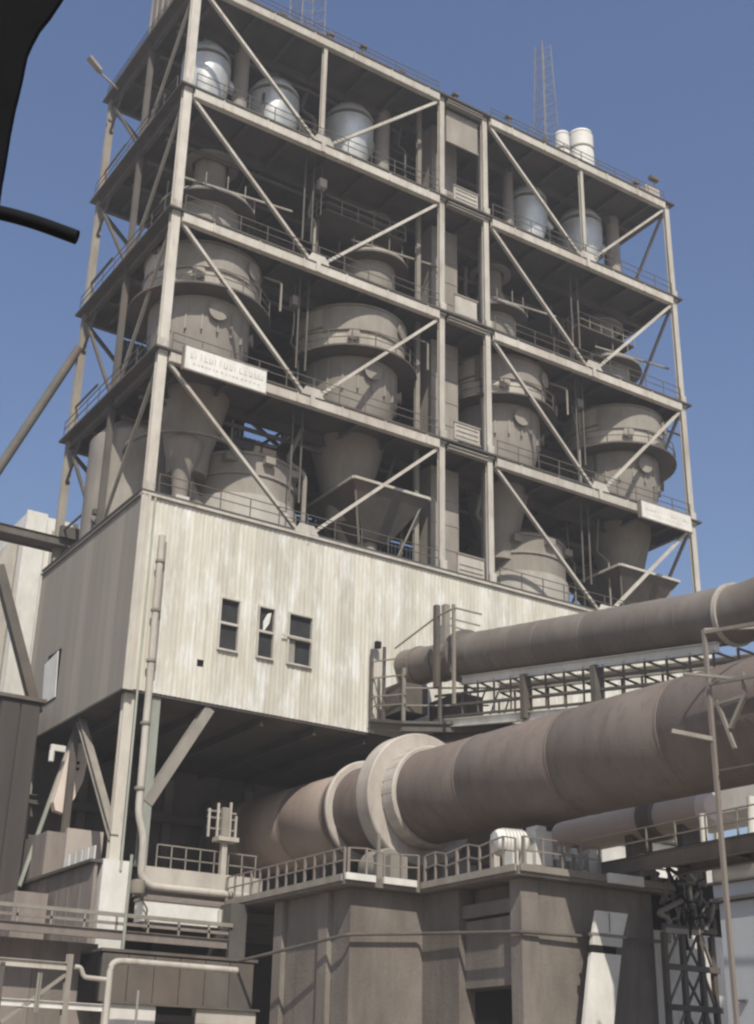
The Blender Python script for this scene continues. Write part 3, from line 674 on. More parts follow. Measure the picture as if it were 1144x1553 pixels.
# dark clad annex at the far left
dw = thing('dark_annex', 'dark brown clad annex at the left edge below the shaded box', 'annex', (-8, 12, 0))
MB().box(-16, -1.6, 7.5, 18, 0, 20.0).build('wall', annexm, dw)
for k in range(14): MB().box(-16+k*1.03, -15.05+k*1.03, 7.38, 7.46, .2, 19.9).build('panel', annexm, dw)
MB().box(-16.2, -1.4, 7.2, 18.2, 20.02, 20.2).build('roof', dark, dw)
cv = thing('inclined_conveyor', 'thin steel conveyor frame slanting down under the shaded box', 'conveyor', (0, 7.5, 10))
for dx in (0, .45): MB().bar((.3+dx*.4, 7.4+dx, 18.9), (-1.6+dx*.4, 7.4+dx, 11.0), .16).build('rail', greenp, cv)
for k in range(9): MB().bar((.2-.21*k, 7.4, 18.2-.85*k), (.4-.21*k, 7.85, 18.2-.85*k), .08).build('rung', creamd, cv)
hp = thing('hanging_chute', 'pinkish pale leaf shaped chute cover with dark slots hanging under the box', 'chute', (.2, 7, 16))
b = MB(); b.poly_ext([(-.02, 6.9, 17.9), (.45, 6.9, 18.2), (.85, 6.9, 18.1), (.95, 6.9, 17.2), (.85, 6.9, 16.3), (.5, 6.9, 15.4), (.05, 6.9, 14.6), (-.42, 6.9, 14.7), (-.55, 6.9, 15.1)], (0, .5, 0)); b.build('cover', pinkp, hp)
for z_ in (17.1, 16.8): MB().box(.25, .55, 6.85, 6.895, z_, z_+.14).build('slot', voidm, hp)
MB().box(.0, .3, 6.86, 6.9, 15.4, 15.5).build('slot', brownw, hp)
t = thing('small_lamp', 'small white lamp under the lower left corner of the shaded box', 'lamp', (-.9, 7, 17.6))
MB().box(-1.1, -.35, 6.6, 6.8, 17.55, 17.85).build('housing', white, t); MB().tube((-1.0, 6.7, 17.0), (-1.0, 6.7, 17.55), .14, n=10).build('stem', white, t)

# building under the tower: back wall, floor, and low annex
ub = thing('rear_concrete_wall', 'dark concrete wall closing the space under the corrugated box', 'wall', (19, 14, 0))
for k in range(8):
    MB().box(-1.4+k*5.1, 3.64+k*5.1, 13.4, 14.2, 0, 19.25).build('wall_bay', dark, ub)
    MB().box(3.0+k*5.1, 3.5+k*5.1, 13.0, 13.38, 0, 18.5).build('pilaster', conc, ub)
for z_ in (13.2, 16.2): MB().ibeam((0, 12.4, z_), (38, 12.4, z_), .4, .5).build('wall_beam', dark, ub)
fl = thing('kiln_inlet_floor', 'concrete floor slab with pale edge under the corrugated box', 'floor slab', (8, 4, 10))
MB().box(1.2, 40, -.1, 13, 10.0, 10.55).build('slab', concl, fl)
MB().box(1.25, 7.2, -.75, -.12, 10.55, 11.25).build('edge_parapet', concl, fl)
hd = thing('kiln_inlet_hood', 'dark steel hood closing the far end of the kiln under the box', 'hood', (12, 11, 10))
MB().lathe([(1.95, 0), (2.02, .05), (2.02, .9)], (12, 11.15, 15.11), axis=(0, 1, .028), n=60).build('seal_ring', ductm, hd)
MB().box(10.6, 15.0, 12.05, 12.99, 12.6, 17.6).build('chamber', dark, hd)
an = thing('brown_annex', 'low brown sheet walled annex beneath the shaded side of the tower', 'annex', (3, 6, 0))
for k in range(9): MB().box(-1.05, -.9, -.6+k*1.42, .75+k*1.42, 7.2, 11.15).build('wall_panel', brownw, an)
MB().box(-.88, 1.1, .7, 12.3, 0, 11.1).build('body', dark, an)
MB().box(-1.3, 1.15, -.72, 12.4, 11.17, 11.3).build('eave', dark, an)
for k in range(5): MB().box(-1.0, -.94, -.3+k*.75, .33+k*.75, 11.32, 11.95).build('pale_pane', white, an)
MB().box(-.9, .9, 3.6, 3.8, 11.95, 13.3).build('rear_panel', pinkish, an)
MB().box(-1.2, 1.0, 5.5, 12, 11.31, 13.4).build('upper_block', brownw, an)
MB().box(-2.9, -1.32, 4.0, 11.5, 0, 10.3).build('lean_to', brownw, an)

# burner / service stand with railing before the kiln end
t = thing('service_stand', 'small cream instrument stand with frame before the kiln end', 'stand', (5.0, 0, 10.6))
MB().bar((5.15, -.6, 11.2), (5.15, -.6, 13.0), .26).build('post', cream, t)
MB().box(4.7, 5.75, -.95, -.25, 12.75, 12.95).build('tray', cream, t)
for (x, z0_, z1_) in ((4.3, 12.9, 14.2), (4.75, 12.95, 14.5), (5.4, 12.95, 14.6), (5.7, 12.95, 14.0)): MB().bar((x, -.6, z0_), (x, -.6, z1_), .1).build('rod', cream, t)
for z_ in (13.3, 13.8, 14.1): MB().bar((4.2, -.6, z_), (5.7, -.6, z_), .08).build('rail', creamd, t)
MB().box(4.9, 5.25, -.8, -.5, 13.0, 14.3).build('box', creamd, t)
t = thing('platform_railing', 'grey railing on the pale slab edge left of the kiln end', 'railing', (4, -.4, 11.2))
for k in range(8): MB().bar((1.9+k*.72, -.45, 11.2), (1.9+k*.72, -.45, 12.3), .05).build('post', creamd, t)
for z_ in (11.75, 12.3): MB().bar((1.9, -.45, z_), (7.0, -.45, z_), .05).build('rail', creamd, t)

# ------------------------------------------------------------------ rotary kiln
KX, KZ, KS, KR = 12.0, 14.80, .028, 2.10
def K(y, dx=0, dz=0): return Vector((KX+dx, y, KZ+KS*y+dz))
kax = Vector((0, 1, KS)).normalized()
kiln = thing('rotary_kiln', 'huge brown rotary kiln tube sloping out from under the corrugated box', 'kiln', (KX, -20, 12))
ys = [11.2, 7.5, 3.0, -1.2, -6.0, -12.0, -18.0, -24.0, -30.0, -36, -42]
for a, b_ in zip(ys, ys[1:]):
    q = MB(); L_ = a-b_
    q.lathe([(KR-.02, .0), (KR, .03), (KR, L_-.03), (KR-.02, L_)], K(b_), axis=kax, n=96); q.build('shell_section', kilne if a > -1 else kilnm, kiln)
for y in ys[1:-1]: MB().lathe([(KR-.01, -.07), (KR+.018, -.05), (KR+.018, .05), (KR-.01, .07)], K(y), axis=kax, n=96, cap=False).build('weld_band', kilnm, kiln)
TY = -6.9
def ring(name, y0, y1, r0, r1, m):
    q = MB(); L_ = abs(y1-y0)
    q.lathe([(r0, 0), (r1-.06, 0), (r1, .06), (r1, L_-.06), (r1-.06, L_), (r0, L_), (r0, 0)], K(min(y0, y1)), axis=kax, n=96, cap=False); return q.build(name, m, kiln, 40)
ty = ring('tyre', TY, TY+1.05, KR+.12, KR+.92, tyrem)
ring('collar', TY-.9, TY-.02, KR+.01, KR+.2, tyrem)
ring('girth_ring', -2.4, -2.15, KR+.02, KR+.36, tyrem)
ring('tyre', -31.0, -30.0, KR+.12, KR+.62, tyrem)
q = MB()
for k in range(24):
    a = 2*math.pi*k/24; x_ = math.cos(a); z_ = math.sin(a)
    q.bar(K(TY-.85, x_*(KR+.16), z_*(KR+.16)), K(TY+.0, x_*(KR+.16), z_*(KR+.16)), .22, .1, up=(x_, 0, z_))
q.build('tyre_pads', tyrem, kiln)
# tyre supports
for sx, lb_ in ((-1, 'support roller with bearing under the left of the kiln tyre'), (1, 'support roller with bearing under the right of the kiln tyre')):
    t = thing('support_roller', lb_, 'roller', (KX+sx*1.5, TY+.5, 10.4), 'rollers carrying the kiln tyre')
    c = K(TY+.5, sx*1.9, -3.25)
    MB().lathe([(.2, -.7), (.75, -.7), (.8, -.6), (.8, .6), (.75, .7), (.2, .7)], c, axis=kax, n=32).build('roller', creamd, t)
    for dy in (-1.2, 1.0): MB().box(c.x-.45, c.x+.45, c.y+dy-.2, c.y+dy+.2, 10.3, c.z+.35).build('bearing', creamd, t)
    MB().box(c.x-.8, c.x+.8, c.y-1.6, c.y+1.6, 10.14, 10.3).build('base_plate', dark, t)
single(MB().bar((9.2, TY-.6, 10.05), (9.2, TY-.6, 12.6), .14), 'support_post', creamd, 'short grey post just left of the kiln tyre on the pier', 'post')

# ------------------------------------------------------------------ concrete pier with platform
pier = thing('kiln_pier', 'broad brown concrete pier and slab carrying the kiln tyre', 'pier', (12, -9, 0))
PZ = 10.0
MB().box(5.9, 17.5, -10.6, -4.4, 0, PZ-.35).build('block', conc, pier)
MB().box(9.4, 10.9, -13.1, -10.62, 0, PZ-.35).build('block', conc, pier)
MB().box(10.2, 16.1, -17.0, -13.12, 0, PZ-.35).build('block', conc, pier)
MB().box(9.35, 10.18, -17.05, -16.4, 0, PZ-.36).build('corner_rib', conc, pier)
for y_ in (-5.2, -8.9): MB().box(5.66, 5.89, y_-.35, y_+.35, 0, PZ-.36).build('buttress', conc, pier)
MB().box(9.55, 10.18, -16.38, -13.14, 8.5, 9.0).build('lintel', conc, pier)
MB().box(9.7, 10.18, -16.38, -13.14, 5.9, 8.4).build('recess_wall', conc, pier)
MB().box(10.1, 10.19, -16.3, -13.2, 1.5, 5.8).build('dark_opening', voidm, pier)  # black sheet in place of the shade inside the opening
s1 = MB(); s1.box(5.2, 20, -11.2, -.8, PZ-.33, PZ); s1.build('slab', conc, pier)
s1 = MB(); s1.box(8.9, 16.9, -17.5, -11.22, PZ-.33, PZ+.002); s1.build('slab', conc, pier)
MB().box(5.1, 5.19, -11.1, -1.2, PZ-.2, PZ+.06).build('kerb', creamd, pier); MB().box(8.8, 8.89, -17.4, -11.3, PZ-.2, PZ+.06).build('kerb', creamd, pier)
MB().box(8.95, 16.9, -17.6, -17.51, PZ-.2, PZ+.06).build('kerb', creamd, pier)
MB().box(5.2, 6.6, -11.35, -11.22, PZ-.16, PZ+.1).build('pale_kerb', white, pier); MB().box(7.0, 8.6, -11.35, -11.22, PZ-.16, PZ+.1).build('pale_kerb', white, pier)
MB().box(13.2, 15.0, -17.78, -17.62, PZ-.25, PZ+.12).build('pale_kerb', white, pier)
# bracket pipe on pier faces
wp = MB().pipe([(4.5, -3.9, 7.2), (5.6, -10.9, 7.8), (9.1, -10.95, 8.1), (9.25, -17.2, 7.65), (14.2, -17.35, 7.75), (16.0, -17.4, 7.8)], .07, n=8)
single(wp, 'service_line', dark, 'thin dark service line crossing the pier faces', 'pipe')
def rail_run(P0, P1, n, label, sag=0, m=brownw, cat='railing', zt=1.1):
    P0 = Vector(P0); P1 = Vector(P1)
    t = thing('guard_rail', label, cat, P0)
    for k in range(n+1):
        c = P0.lerp(P1, k/n); MB().bar(c, c+Vector((0,0,zt+sag*math.sin(k*2.1))), .075 if k % 3 else .1).build('post', m, t)
    for h in (.55, 1.0):
        b = MB(); pr_ = None
        for k in range(n+1):
            c = P0.lerp(P1, k/n)+Vector((0,0,zt*h+sag*math.sin(k*2.1)))
            if pr_ is not None: b.bar(pr_, c, .055)
            pr_ = c
        b.build('rail', m, t)
    return t
rail_run((5.25, -1.0, PZ), (5.25, -11.1, PZ), 13, 'railing along the left edge of the pier below the kiln')
rail_run((5.4, -11.15, PZ), (8.8, -11.15, PZ), 4, 'short railing in front of the tyre support on the pier', .06)
rail_run((8.95, -11.4, PZ), (8.95, -17.3, PZ), 8, 'bent railing from the tyre support towards the white drive', .1)
rail_run((9.2, -17.45, PZ), (13.0, -17.45, PZ), 4, 'railing on the near pier edge in front of the white drive')
rail_run((15.2, -17.45, PZ), (18.2, -17.45, PZ), 4, 'railing on the near pier edge below the far horizontal drum')

# kiln drive machines
def motor(x, y, z, s, label):
    t = thing('kiln_drive', label, 'motor', (x, y, z))
    MB().lathe([(.1, -.75*s), (.42*s, -.72*s), (.52*s, -.55*s), (.52*s, .5*s), (.4*s, .62*s), (.12*s, .64*s)], (x, y, z+1.15*s), axis=(1, -.25, 0), n=28).build('motor', white, t)
    b = MB()
    for k in range(6): b.lathe([(.53*s, 0), (.57*s, .01), (.57*s, .04), (.53*s, .05)], Vector((x, y, z+1.15*s))+Vector((1, -.25, 0)).normalized()*(-.4*s+.15*s*k), axis=(1, -.25, 0), n=28, cap=False)
    b.build('fins', white, t)
    MB().box(x+.75*s, x+1.6*s, y-.6*s, y+.3*s, z+.35*s, z+1.7*s).build('gearbox', white, t)
    MB().box(x+.95*s, x+1.4*s, y-.5*s, y+.2*s, z+1.7*s, z+1.9*s).build('cap', white, t)
    for dx in (-.35, .35): MB().prism((x+dx*s, y-.4*s, z+.02), (x+dx*s, y-.4*s, z+.75*s), [(-.14*s, -.3*s), (.14*s, -.3*s), (.14*s, .3*s), (-.14*s, .3*s)]).build('foot', white, t)
    MB().box(x-.6*s, x+1.7*s, y-.7*s, y+.5*s, z+.0, z+.12).build('base', concl, t)
    return t
motor(10.1, -15.6, PZ+.03, 1.0, 'larger white kiln drive motor with gearbox at the bend of the pier edge')
motor(14.0, -14.6, PZ+.03, .8, 'smaller white drive unit under the middle of the kiln')
t = thing('valve_cluster', 'small cluster of pale valves between the two white drives', 'valve', (12.5, -16, PZ))
for k in range(4):
    MB().tube((12.0+k*.32, -16, PZ), (12.0+k*.32, -16, PZ+.7+.3*(k % 2)), .07, n=8).build('stem', creamd, t); MB().box(11.88+k*.32, 12.12+k*.32, -16.1, -15.9, PZ+.7+.3*(k % 2), PZ+.95+.3*(k % 2)).build('head', white, t)

# sunlit strip of the near pier face, built as a pale leaning slab
t = thing('sunlit_strip', 'pale leaning slab standing for a sunlit strip on the near face of the pier', 'duct', (13, -17.9, 0))
LD = [(10.25, 11.55), (11.62, 13.1, 7.02)]
def slab_(xa0, xa1, za, xb0, xb1, zb): return MB().poly_ext([(xa0, -18.3, za), (xa1, -18.3, za), (xb1, -18.3, zb), (xb0, -18.3, zb)], (0, .16, 0))
slab_(LD[0][0], LD[0][1], 0, LD[1][0], LD[1][1], LD[1][2]).build('lower_length', white, t)
slab_(11.68, 13.16, 7.3, 11.74, 13.22, 7.62).build('middle_length', white, t)
slab_(11.78, 13.25, 7.74, 12.0, 13.55, 8.55).build('upper_length', white, t)
slab_(11.52, 12.85, 7.03, 11.55, 12.88, 7.28).build('flange', voidm, t); slab_(11.66, 13.4, 7.63, 11.66, 13.4, 7.73).build('flange', creamd, t)  # dark bars standing for shadow lines across the sunlit strip
MB().box(12.55, 12.59, -18.33, -18.305, 7.8, 8.5).build('seam', creamd, t)

# walkway deck going towards the viewer on the right
wd = thing('kiln_gallery', 'brown steel gallery deck running alongside the kiln at lower right', 'gallery', (16, -25, 10))
MB().box(15.2, 17.0, -46, -17.7, 10.95, 11.1).build('deck', deckm, wd)
MB().ibeam((15.2, -46, 10.72), (15.2, -13.0, 10.72), .3, .6).build('side_girder', brownw, wd); MB().ibeam((17.0, -46, 10.72), (17.0, -17.7, 10.72), .3, .6).build('side_girder', brownw, wd)
for k in range(9): MB().ibeam((15.35, -18.5-k*3.2, 10.7), (16.8, -18.5-k*3.2, 10.7), .2, .35).build('cross_beam', dark, wd)
for k in range(6): MB().tube((16.2, -20-k*2.4, 11.1), (16.2+.15*(k % 2), -20-k*2.4, 12.4+.3*(k % 3)), .16, n=12).build('pale_bollard', white, wd)
for k in range(14): MB().bar((15.25, -17.8-k*1.6, 11.1), (15.25, -17.8-k*1.6, 12.1), .06).build('rail_post', creamd, wd)
for z_ in (11.6, 12.1): MB().bar((15.25, -40, z_), (15.25, -14, z_), .05).build('handrail', creamd, wd)

# horizontal drum beyond the kiln
t = thing('horizontal_drum', 'smaller tan horizontal drum seen beneath the kiln at right', 'drum', (18, -14, 12))
MB().lathe([(.15, -.35), (.5, -.25), (.74, 0), (.76, .3), (.76, 9.0), (.5, 9.3)], (18, -9.6, 13.1), axis=(0, -1, -.003), n=40).build('shell', pinkp, t)
MB().lathe([(.5, 0), (.95, .1), (.95, .9), (.5, 1.0)], (18, -15.2, 13.1), axis=(0, -1, 0), n=40, cap=False).build('band', ductm, t)
MB().tube((18, -8.6, 12.7), (18, -9.5, 12.7), .22, n=12).build('nozzle', white, t)
for y_ in (-11, -14.5, -17.5): MB().box(17.4, 18.6, y_-.2, y_+.2, 10.1, 12.5).build('saddle', dark, t)
for k in range(3): 
    o = MB(); o.box(19.6+k*.01, 22.6, -13.8-k*3.4, -11.0-k*3.4, 13.2, 14.4); 
    single(o, 'roof_monitor', white, ('left', 'middle', 'right')[k]+'most of the bright roof boxes showing in the gap under the kiln', 'roof box', 'bright roof boxes beyond the kiln')

# ------------------------------------------------------------------ tertiary air duct with its truss
AX, AZ, AS, AR = 15.5, 23.34, .16, 1.13
def A(y, dx=0, dz=0): return Vector((AX+dx, y, AZ+AS*y+dz))
aax = Vector((0, 1, AS)).normalized()
ad = thing('air_duct', 'long brown round duct running above the kiln towards the right', 'duct', (AX, -12, 20))
yy = [-5.6, -8.8, -12, -15.2, -18.4, -21.8]
for a, b_ in zip(yy, yy[1:]):
    q = MB(); L_ = (Vector(A(a))-A(b_)).length
    q.lathe([(AR-.03, 0), (AR, .04), (AR, L_-.04), (AR-.03, L_)], A(b_), axis=aax, n=64); q.build('duct_section', ductm, ad)
for y in [-7.0-1.55*k for k in range(10)]: MB().lathe([(AR-.01, -.04), (AR+.012, -.03), (AR+.012, .03), (AR-.01, .04)], A(y), axis=aax, n=64, cap=False).build('seam_band', ductm, ad)
q = MB(); q.lathe([(.95, 0), (.95, 1.9), (1.02, 1.9), (1.02, 2.1), (.95, 2.1), (.95, 3.9), (1.02, 3.9), (1.02, 4.1), (.95, 4.1), (.95, 5.2)], A(-5.6, 0, -.12), axis=aax, n=48); q.build('inlet_section', ductm, ad)
MB().lathe([(.9, 0), (1.35, 0), (1.35, .35), (.9, .35)], A(-5.75), axis=aax, n=48).build('flange', ductm, ad)
MB().pipe([A(-21.7), (15.5, -24.2, 19.47), (15.55, -27.2, 19.9), (15.7, -31, 22.5), (16, -34, 28)], AR+.04, n=48, bend=1.6).build('riser_elbow', ductm, ad)
MB().lathe([(AR, 0), (AR+.14, 0), (AR+.14, .2), (AR, .2)], A(-23.3), axis=aax, n=48).build('flange', cream, ad)
tr = thing('duct_truss', 'pale lattice truss bridge carrying the round duct above the kiln', 'truss', (17, -12, 18))
def T(y, x, dz): return Vector((x, y, AZ+AS*y+dz))
TX = (15.1, 17.4)
for x in TX:
    MB().ibeam(T(-5.8, x, -1.36), T(-22.6, x, -1.36), .3, .42).build('top_chord', white, tr)
    for dz in (-2.0, -2.55, -3.1): MB().bar(T(-3.5, x, dz), T(-25, x, dz), .11).build('chord', dark, tr)
    n = 15
    b = MB()
    for k in range(n):
        y0_ = -5.8-k*19/n; y1_ = y0_-19/n
        b.bar(T(y0_, x, -1.5), T(y1_, x, -2.0), .1); b.bar(T(y1_, x, -1.5), T(y1_, x, -2.0), .08)
        b.bar(T(y0_, x, -2.0), T(y0_, x, -3.1), .07)
    b.build('lattice', dark, tr)
    MB().ibeam(T(-3.5, x, -3.45), T(-25, x, -3.45), .24, .4).build('bottom_chord', white if x < 16 else dark, tr)
for y_ in (-10.8, -15.6): MB().bar(T(y_, 15.0, -1.5), T(y_, 15.0, -3.6), .45, .3).build('post', dark, tr)
for k in range(10): MB().bar(T(-5-k*2, 15.1, -3.3), T(-5-k*2, 17.4, -3.3), .14).build('cross_tie', dark, tr)
# service platform where the duct meets the box
sp = thing('duct_platform', 'dark steel service platform round the left end of the upper duct', 'platform', (14, -3, 19))
MB().poly_ext([(13.0, -.7, 19.75), (13.0, -3.6, 19.0), (17.2, -6.4, 19.0), (18.2, -.7, 19.75)], (0, 0, .15)).build('floor', dark, sp)
for (a, b_) in (((13.0, -.7, 19.55), (13.0, -3.6, 18.8)), ((13.0, -3.6, 18.8), (17.2, -6.4, 18.8)), ((17.2, -6.4, 18.8), (19.4, -9.2, 18.8)), ((14.6, -3.6, 18.5), (19.0, -9.4, 18.4))): MB().ibeam(a, b_, .28, .42).build('edge_beam', dark, sp)
for k, (x, y_, z0_, z1_) in enumerate(((13.0, -.75, 19.6, 23.6), (13.15, -1.7, 19.4, 23.5), (13.3, -3.3, 19.0, 22.0), (14.6, -4.6, 19.1, 21.5), (15.6, -5.4, 19.1, 22.6), (13.9, -5.3, 20.6, 24.9), (14.0, -6.6, 19.5, 24.6))): MB().bar((x, y_, z0_), (x, y_, z1_), .14 if k != 5 else .26).build('post', creamd if k in (2, 6) else dark, sp)
for z_ in (20.1, 20.6, 21.6, 22.5): MB().bar((13.0, -.8, z_+.4), (13.3, -3.5, z_), .07).build('rail', creamd, sp)
for z_ in (20.0, 20.9): MB().bar((13.3, -3.5, z_), (16.6, -6.0, z_), .07).build('rail', creamd, sp)
MB().pipe([(13.2, -2.6, 23.2), (13.9, -5.3, 24.3), (14.0, -6.7, 24.4), (15.0, -7.6, 24.0)], .05, n=6).build('handrail', creamd, sp)
MB().box(13.4, 15.0, -3.0, -1.2, 19.9, 21.4).build('cabinet', dark, sp)
MB().box(15.8, 17.4, -4.5, -2.0, 19.6, 20.9).build('cabinet', dark, sp)
for k in range(4): MB().bar((15.2+k*.6, -5.6-k*.3, 19.2), (15.6+k*.6, -5.9-k*.3, 20.6), .08).build('brace', dark, sp)
single(MB().box(13.15, 13.45, -.95, -.72, 23.7, 24.05), 'vent_hood', voidm, 'tiny dark vent on the pale box just above the left end of the upper duct', 'vent')
t = thing('wall_bracket', 'dark upright bracket sticking up before the pale box above the duct', 'bracket', (17.6, -1, 24))
MB().bar((17.3, -1.4, 24.4), (17.3, -1.4, 26.8), .34).build('upright', creamd, t); MB().bar((17.3, -1.4, 26.1), (19.5, -1.6, 26.0), .07).build('arm', creamd, t); MB().bar((17.3, -1.4, 25.7), (19.9, -1.7, 25.4), .07).build('arm', creamd, t)

# ------------------------------------------------------------------ access mast at right in front of the kiln
am = thing('access_frame', 'thin grey steel access frame standing before the kiln at the right edge', 'frame', (9, -27.5, 0))
MB().bar((9, -27.5, 0), (9, -27.5, 16.5), .13).build('main_post', brownw, am)
MB().bar((8.9, -29.9, 0), (8.9, -29.9, 16.0), .09).build('rear_post', greenp, am)
MB().bar((9, -27.5, 16.4), (9.2, -31.5, 15.9), .12).build('top_rail', creamd, am); MB().bar((9, -27.5, 16.5), (11.5, -28.6, 16.8), .08).build('top_rail', creamd, am)
MB().bar((9, -27.5, 14.6), (9.0, -31.5, 14.2), .1).build('mid_rail', creamd, am); MB().bar((8.2, -27.2, 14.9), (9.3, -28.5, 14.6), .09).build('mid_rail', creamd, am)
MB().bar((7.75, -26.9, 12.95), (9, -27.5, 12.75), .14).build('side_arm', creamd, am)
MB().bar((9.1, -27.6, 13.9), (9.1, -28.9, 13.9), .1).build('bracket_arm', creamd, am); MB().bar((9.1, -28.9, 13.9), (9.1, -28.2, 13.0), .13).build('bracket_arm', creamd, am)
MB().bar((9.1, -27.7, 14.0), (9.1, -28.3, 12.3), .11).build('bracket_arm', creamd, am); MB().bar((9.1, -28.9, 13.9), (9.1, -28.9, 14.7), .09).build('bracket_arm', creamd, am)
MB().bar((9, -27.7, 11.7), (9, -31.5, 11.5), .07).build('low_rail', dark, am)

# ------------------------------------------------------------------ lower right: lattice stand, pale shed
lt = thing('lattice_stand', 'dark crossed lattice stand between the pier and the blue grey shed', 'lattice stand', (18, -17.4, 0))
q0 = -17.3
for x_ in (16.35, 17.35, 18.35, 19.0): MB().bar((x_, q0, 0), (x_, q0, 8.2), .2).build('leg', dark, lt)
for k in range(5):
    z_ = .9+k*1.5
    MB().bar((17.35, q0, z_), (18.35, q0, z_+1.5), .08).build('diagonal', dark, lt); MB().bar((18.35, q0+.1, z_), (17.35, q0+.1, z_+1.5), .08).build('diagonal', dark, lt)
    MB().bar((16.2, q0-.12, z_+1.5), (19.2, q0-.12, z_+1.5), .14, .22).build('tie', dark, lt)
    MB().bar((16.35, q0, z_), (17.35, q0, z_+1.5), .08).build('diagonal', brownw, lt)
    MB().bar((18.35, q0, z_+1.5), (19.0, q0, z_), .1).build('diagonal', brownw, lt)
MB().bar((16.3, q0-.1, 8.25), (18.2, q0-.1, 8.3), .2, .2).build('top_rail', pinkish, lt)
single(MB().box(16.2, 24.0, -14.6, -14.4, 0, 8.7), 'pale_screen', white, 'pale sheet screen behind the crossed lattice stand', 'screen')
cb_ = thing('cable_bundle', 'tangle of dark pipes and cables at the corner of the pier above the lattice', 'cables', (17, -17, 8))
rnd = random.Random(11)
for k in range(26):
    x_ = 16.2+rnd.random()*3.4; y_ = -17.2-rnd.random()*.6; z_ = 8.6+rnd.random()*1.7
    MB().pipe([(x_, y_, z_-.8*rnd.random()-.3), (x_+rnd.uniform(-.3, .3), y_, z_), (x_+rnd.uniform(-.8, .8), y_-.2, z_+.1), (x_+rnd.uniform(-.8, .8), y_-.1, z_+.7)], rnd.choice((.03, .05, .08, .11)), n=6).build('cable', rnd.choice((dark, creamd, voidm, brownw)), cb_)
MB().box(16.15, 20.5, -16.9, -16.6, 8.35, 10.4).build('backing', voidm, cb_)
shd = thing('bluegrey_shed', 'flat blue grey sheet wall of a shed at the lower right edge', 'shed', (13, -30, 0))
for k in range(12): MB().box(10.9, 10.96, -26.9-k*1.5, -25.42-k*1.5, 0, 7.95).build('wall_sheet', bluegrey, shd)
MB().box(10.98, 20, -43, -25.45, 0, 8.0).build('core', bluegrey, shd)
MB().box(10.7, 20.2, -43.3, -25.2, 8.02, 8.12).build('eave', dark, shd)
MB().box(10.8, 20.1, -43.2, -25.3, 8.14, 8.55).build('fascia', bluegrey, shd)
MB().box(10.65, 20.2, -43.3, -25.15, 8.57, 8.63).build('drip_edge', dark, shd)
MB().box(10.8, 20.1, -43.2, -25.3, 8.65, 9.05).build('fascia', creamd, shd)
MB().box(10.75, 10.89, -26.3, -26.0, 4.9, 4.96).build('bracket', dark, shd)
fh = thing('far_hall', 'long pale hall roof in the distance under the kiln at right', 'hall', (60, 32, 0))
MB().box(38, 120, 30, 60, 0, 23.5).build('wall', creamd, fh); MB().box(37, 121, 29, 61, 23.6, 24.2).build('roof', concl, fh)
for k in range(12): MB().box(38.5+k*3, 41.3+k*3, 29.8, 29.95, 20, 23.4).build('wall_panel', white, fh)

# ------------------------------------------------------------------ lower left: walkway, pipe rack, canopy
YW = -3.0
ww = thing('pipe_walkway', 'long low walkway with rails and pipes crossing the lower left', 'walkway', (-1, YW, 8))
MB().box(-16, 4.4, YW+.1, YW+1.3, 8.05, 8.15).build('deck', creamd, ww)
MB().ibeam((-16, YW, 7.95), (4.4, YW, 7.95), .2, .38).build('girder', brownw, ww)
MB().bar((-16, YW-.05, 8.75), (4.6, YW-.05, 8.75), .1, .16).build('rail', creamd, ww); MB().bar((-16, YW-.05, 8.4), (4.4, YW-.05, 8.4), .08, .12).build('rail', brownw, ww)
for k in range(14): MB().bar((-15+k*1.42, YW-.05, 8.1), (-15+k*1.42, YW-.05, 8.75), .08).build('post', creamd, ww)
t = thing('pale_duct_box', 'pale horizontal boxed duct between the pedestal and the pier', 'duct', (2.5, -1.6, 9.4))
MB().box(.85, 5.3, -1.9, -.95, 8.75, 9.6).build('casing', white, t); MB().box(.8, 5.35, -1.95, -.9, 9.62, 9.75).build('lid', brownw, t)
MB().box(4.4, 5.3, -2.15, -1.92, 8.9, 9.5).build('end_box', white, t)
for k in range(3): MB().bar((4.5+k*.3, -2.2, 8.7), (4.5+k*.3, -2.2, 9.5), .07).build('rod', creamd, t)
MB().lathe([(.1, 0), (.3, .05), (.34, .3), (.3, .6), (.1, .65)], (.35, -2.2, 9.75), axis=(0,0,1), n=20).build('lamp', creamd, t)
MB().pipe([(.5, -2.1, 9.8), (.95, -2.1, 9.2), (.85, -2.1, 8.4)], .04, n=6).build('cable', dark, t)
single(MB().box(1.4, 6.4, -.94, -.78, 9.72, 10.0), 'plank_edge', brownw, 'brown plank edge under the pale slab parapet', 'plank')  # brown board just below the slab edge
t = thing('low_canopy', 'dark low wall and canopy front between the pipes and the pier', 'canopy', (2.5, -4, 5))
for k in range(6): MB().box(-1.5+k*1.16, -.38+k*1.16, -3.65, -3.5, 5.3, 7.15).build('panel', dark, t)
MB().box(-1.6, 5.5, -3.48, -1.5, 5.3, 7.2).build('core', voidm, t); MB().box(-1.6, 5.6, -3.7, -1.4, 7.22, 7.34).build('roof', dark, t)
MB().box(4.5, 5.3, -3.0, -.9, 5.0, 9.7).build('return_wall', dark, t)
t = thing('pale_kiosk', 'pale low kiosk with a dark doorway under the dark canopy', 'kiosk', (1.5, -4, 3))
MB().box(-1.35, .8, -4.1, -3.7, 0, 5.2).build('wall', white, t); MB().box(.82, 2.6, -4.05, -3.7, 0, 4.9).build('door_recess', voidm, t); MB().box(2.62, 5.4, -4.1, -3.7, 0, 5.2).build('wall', concl, t)
MB().box(-1.4, 5.5, -4.25, -3.7, 5.21, 5.3).build('eave', dark, t)
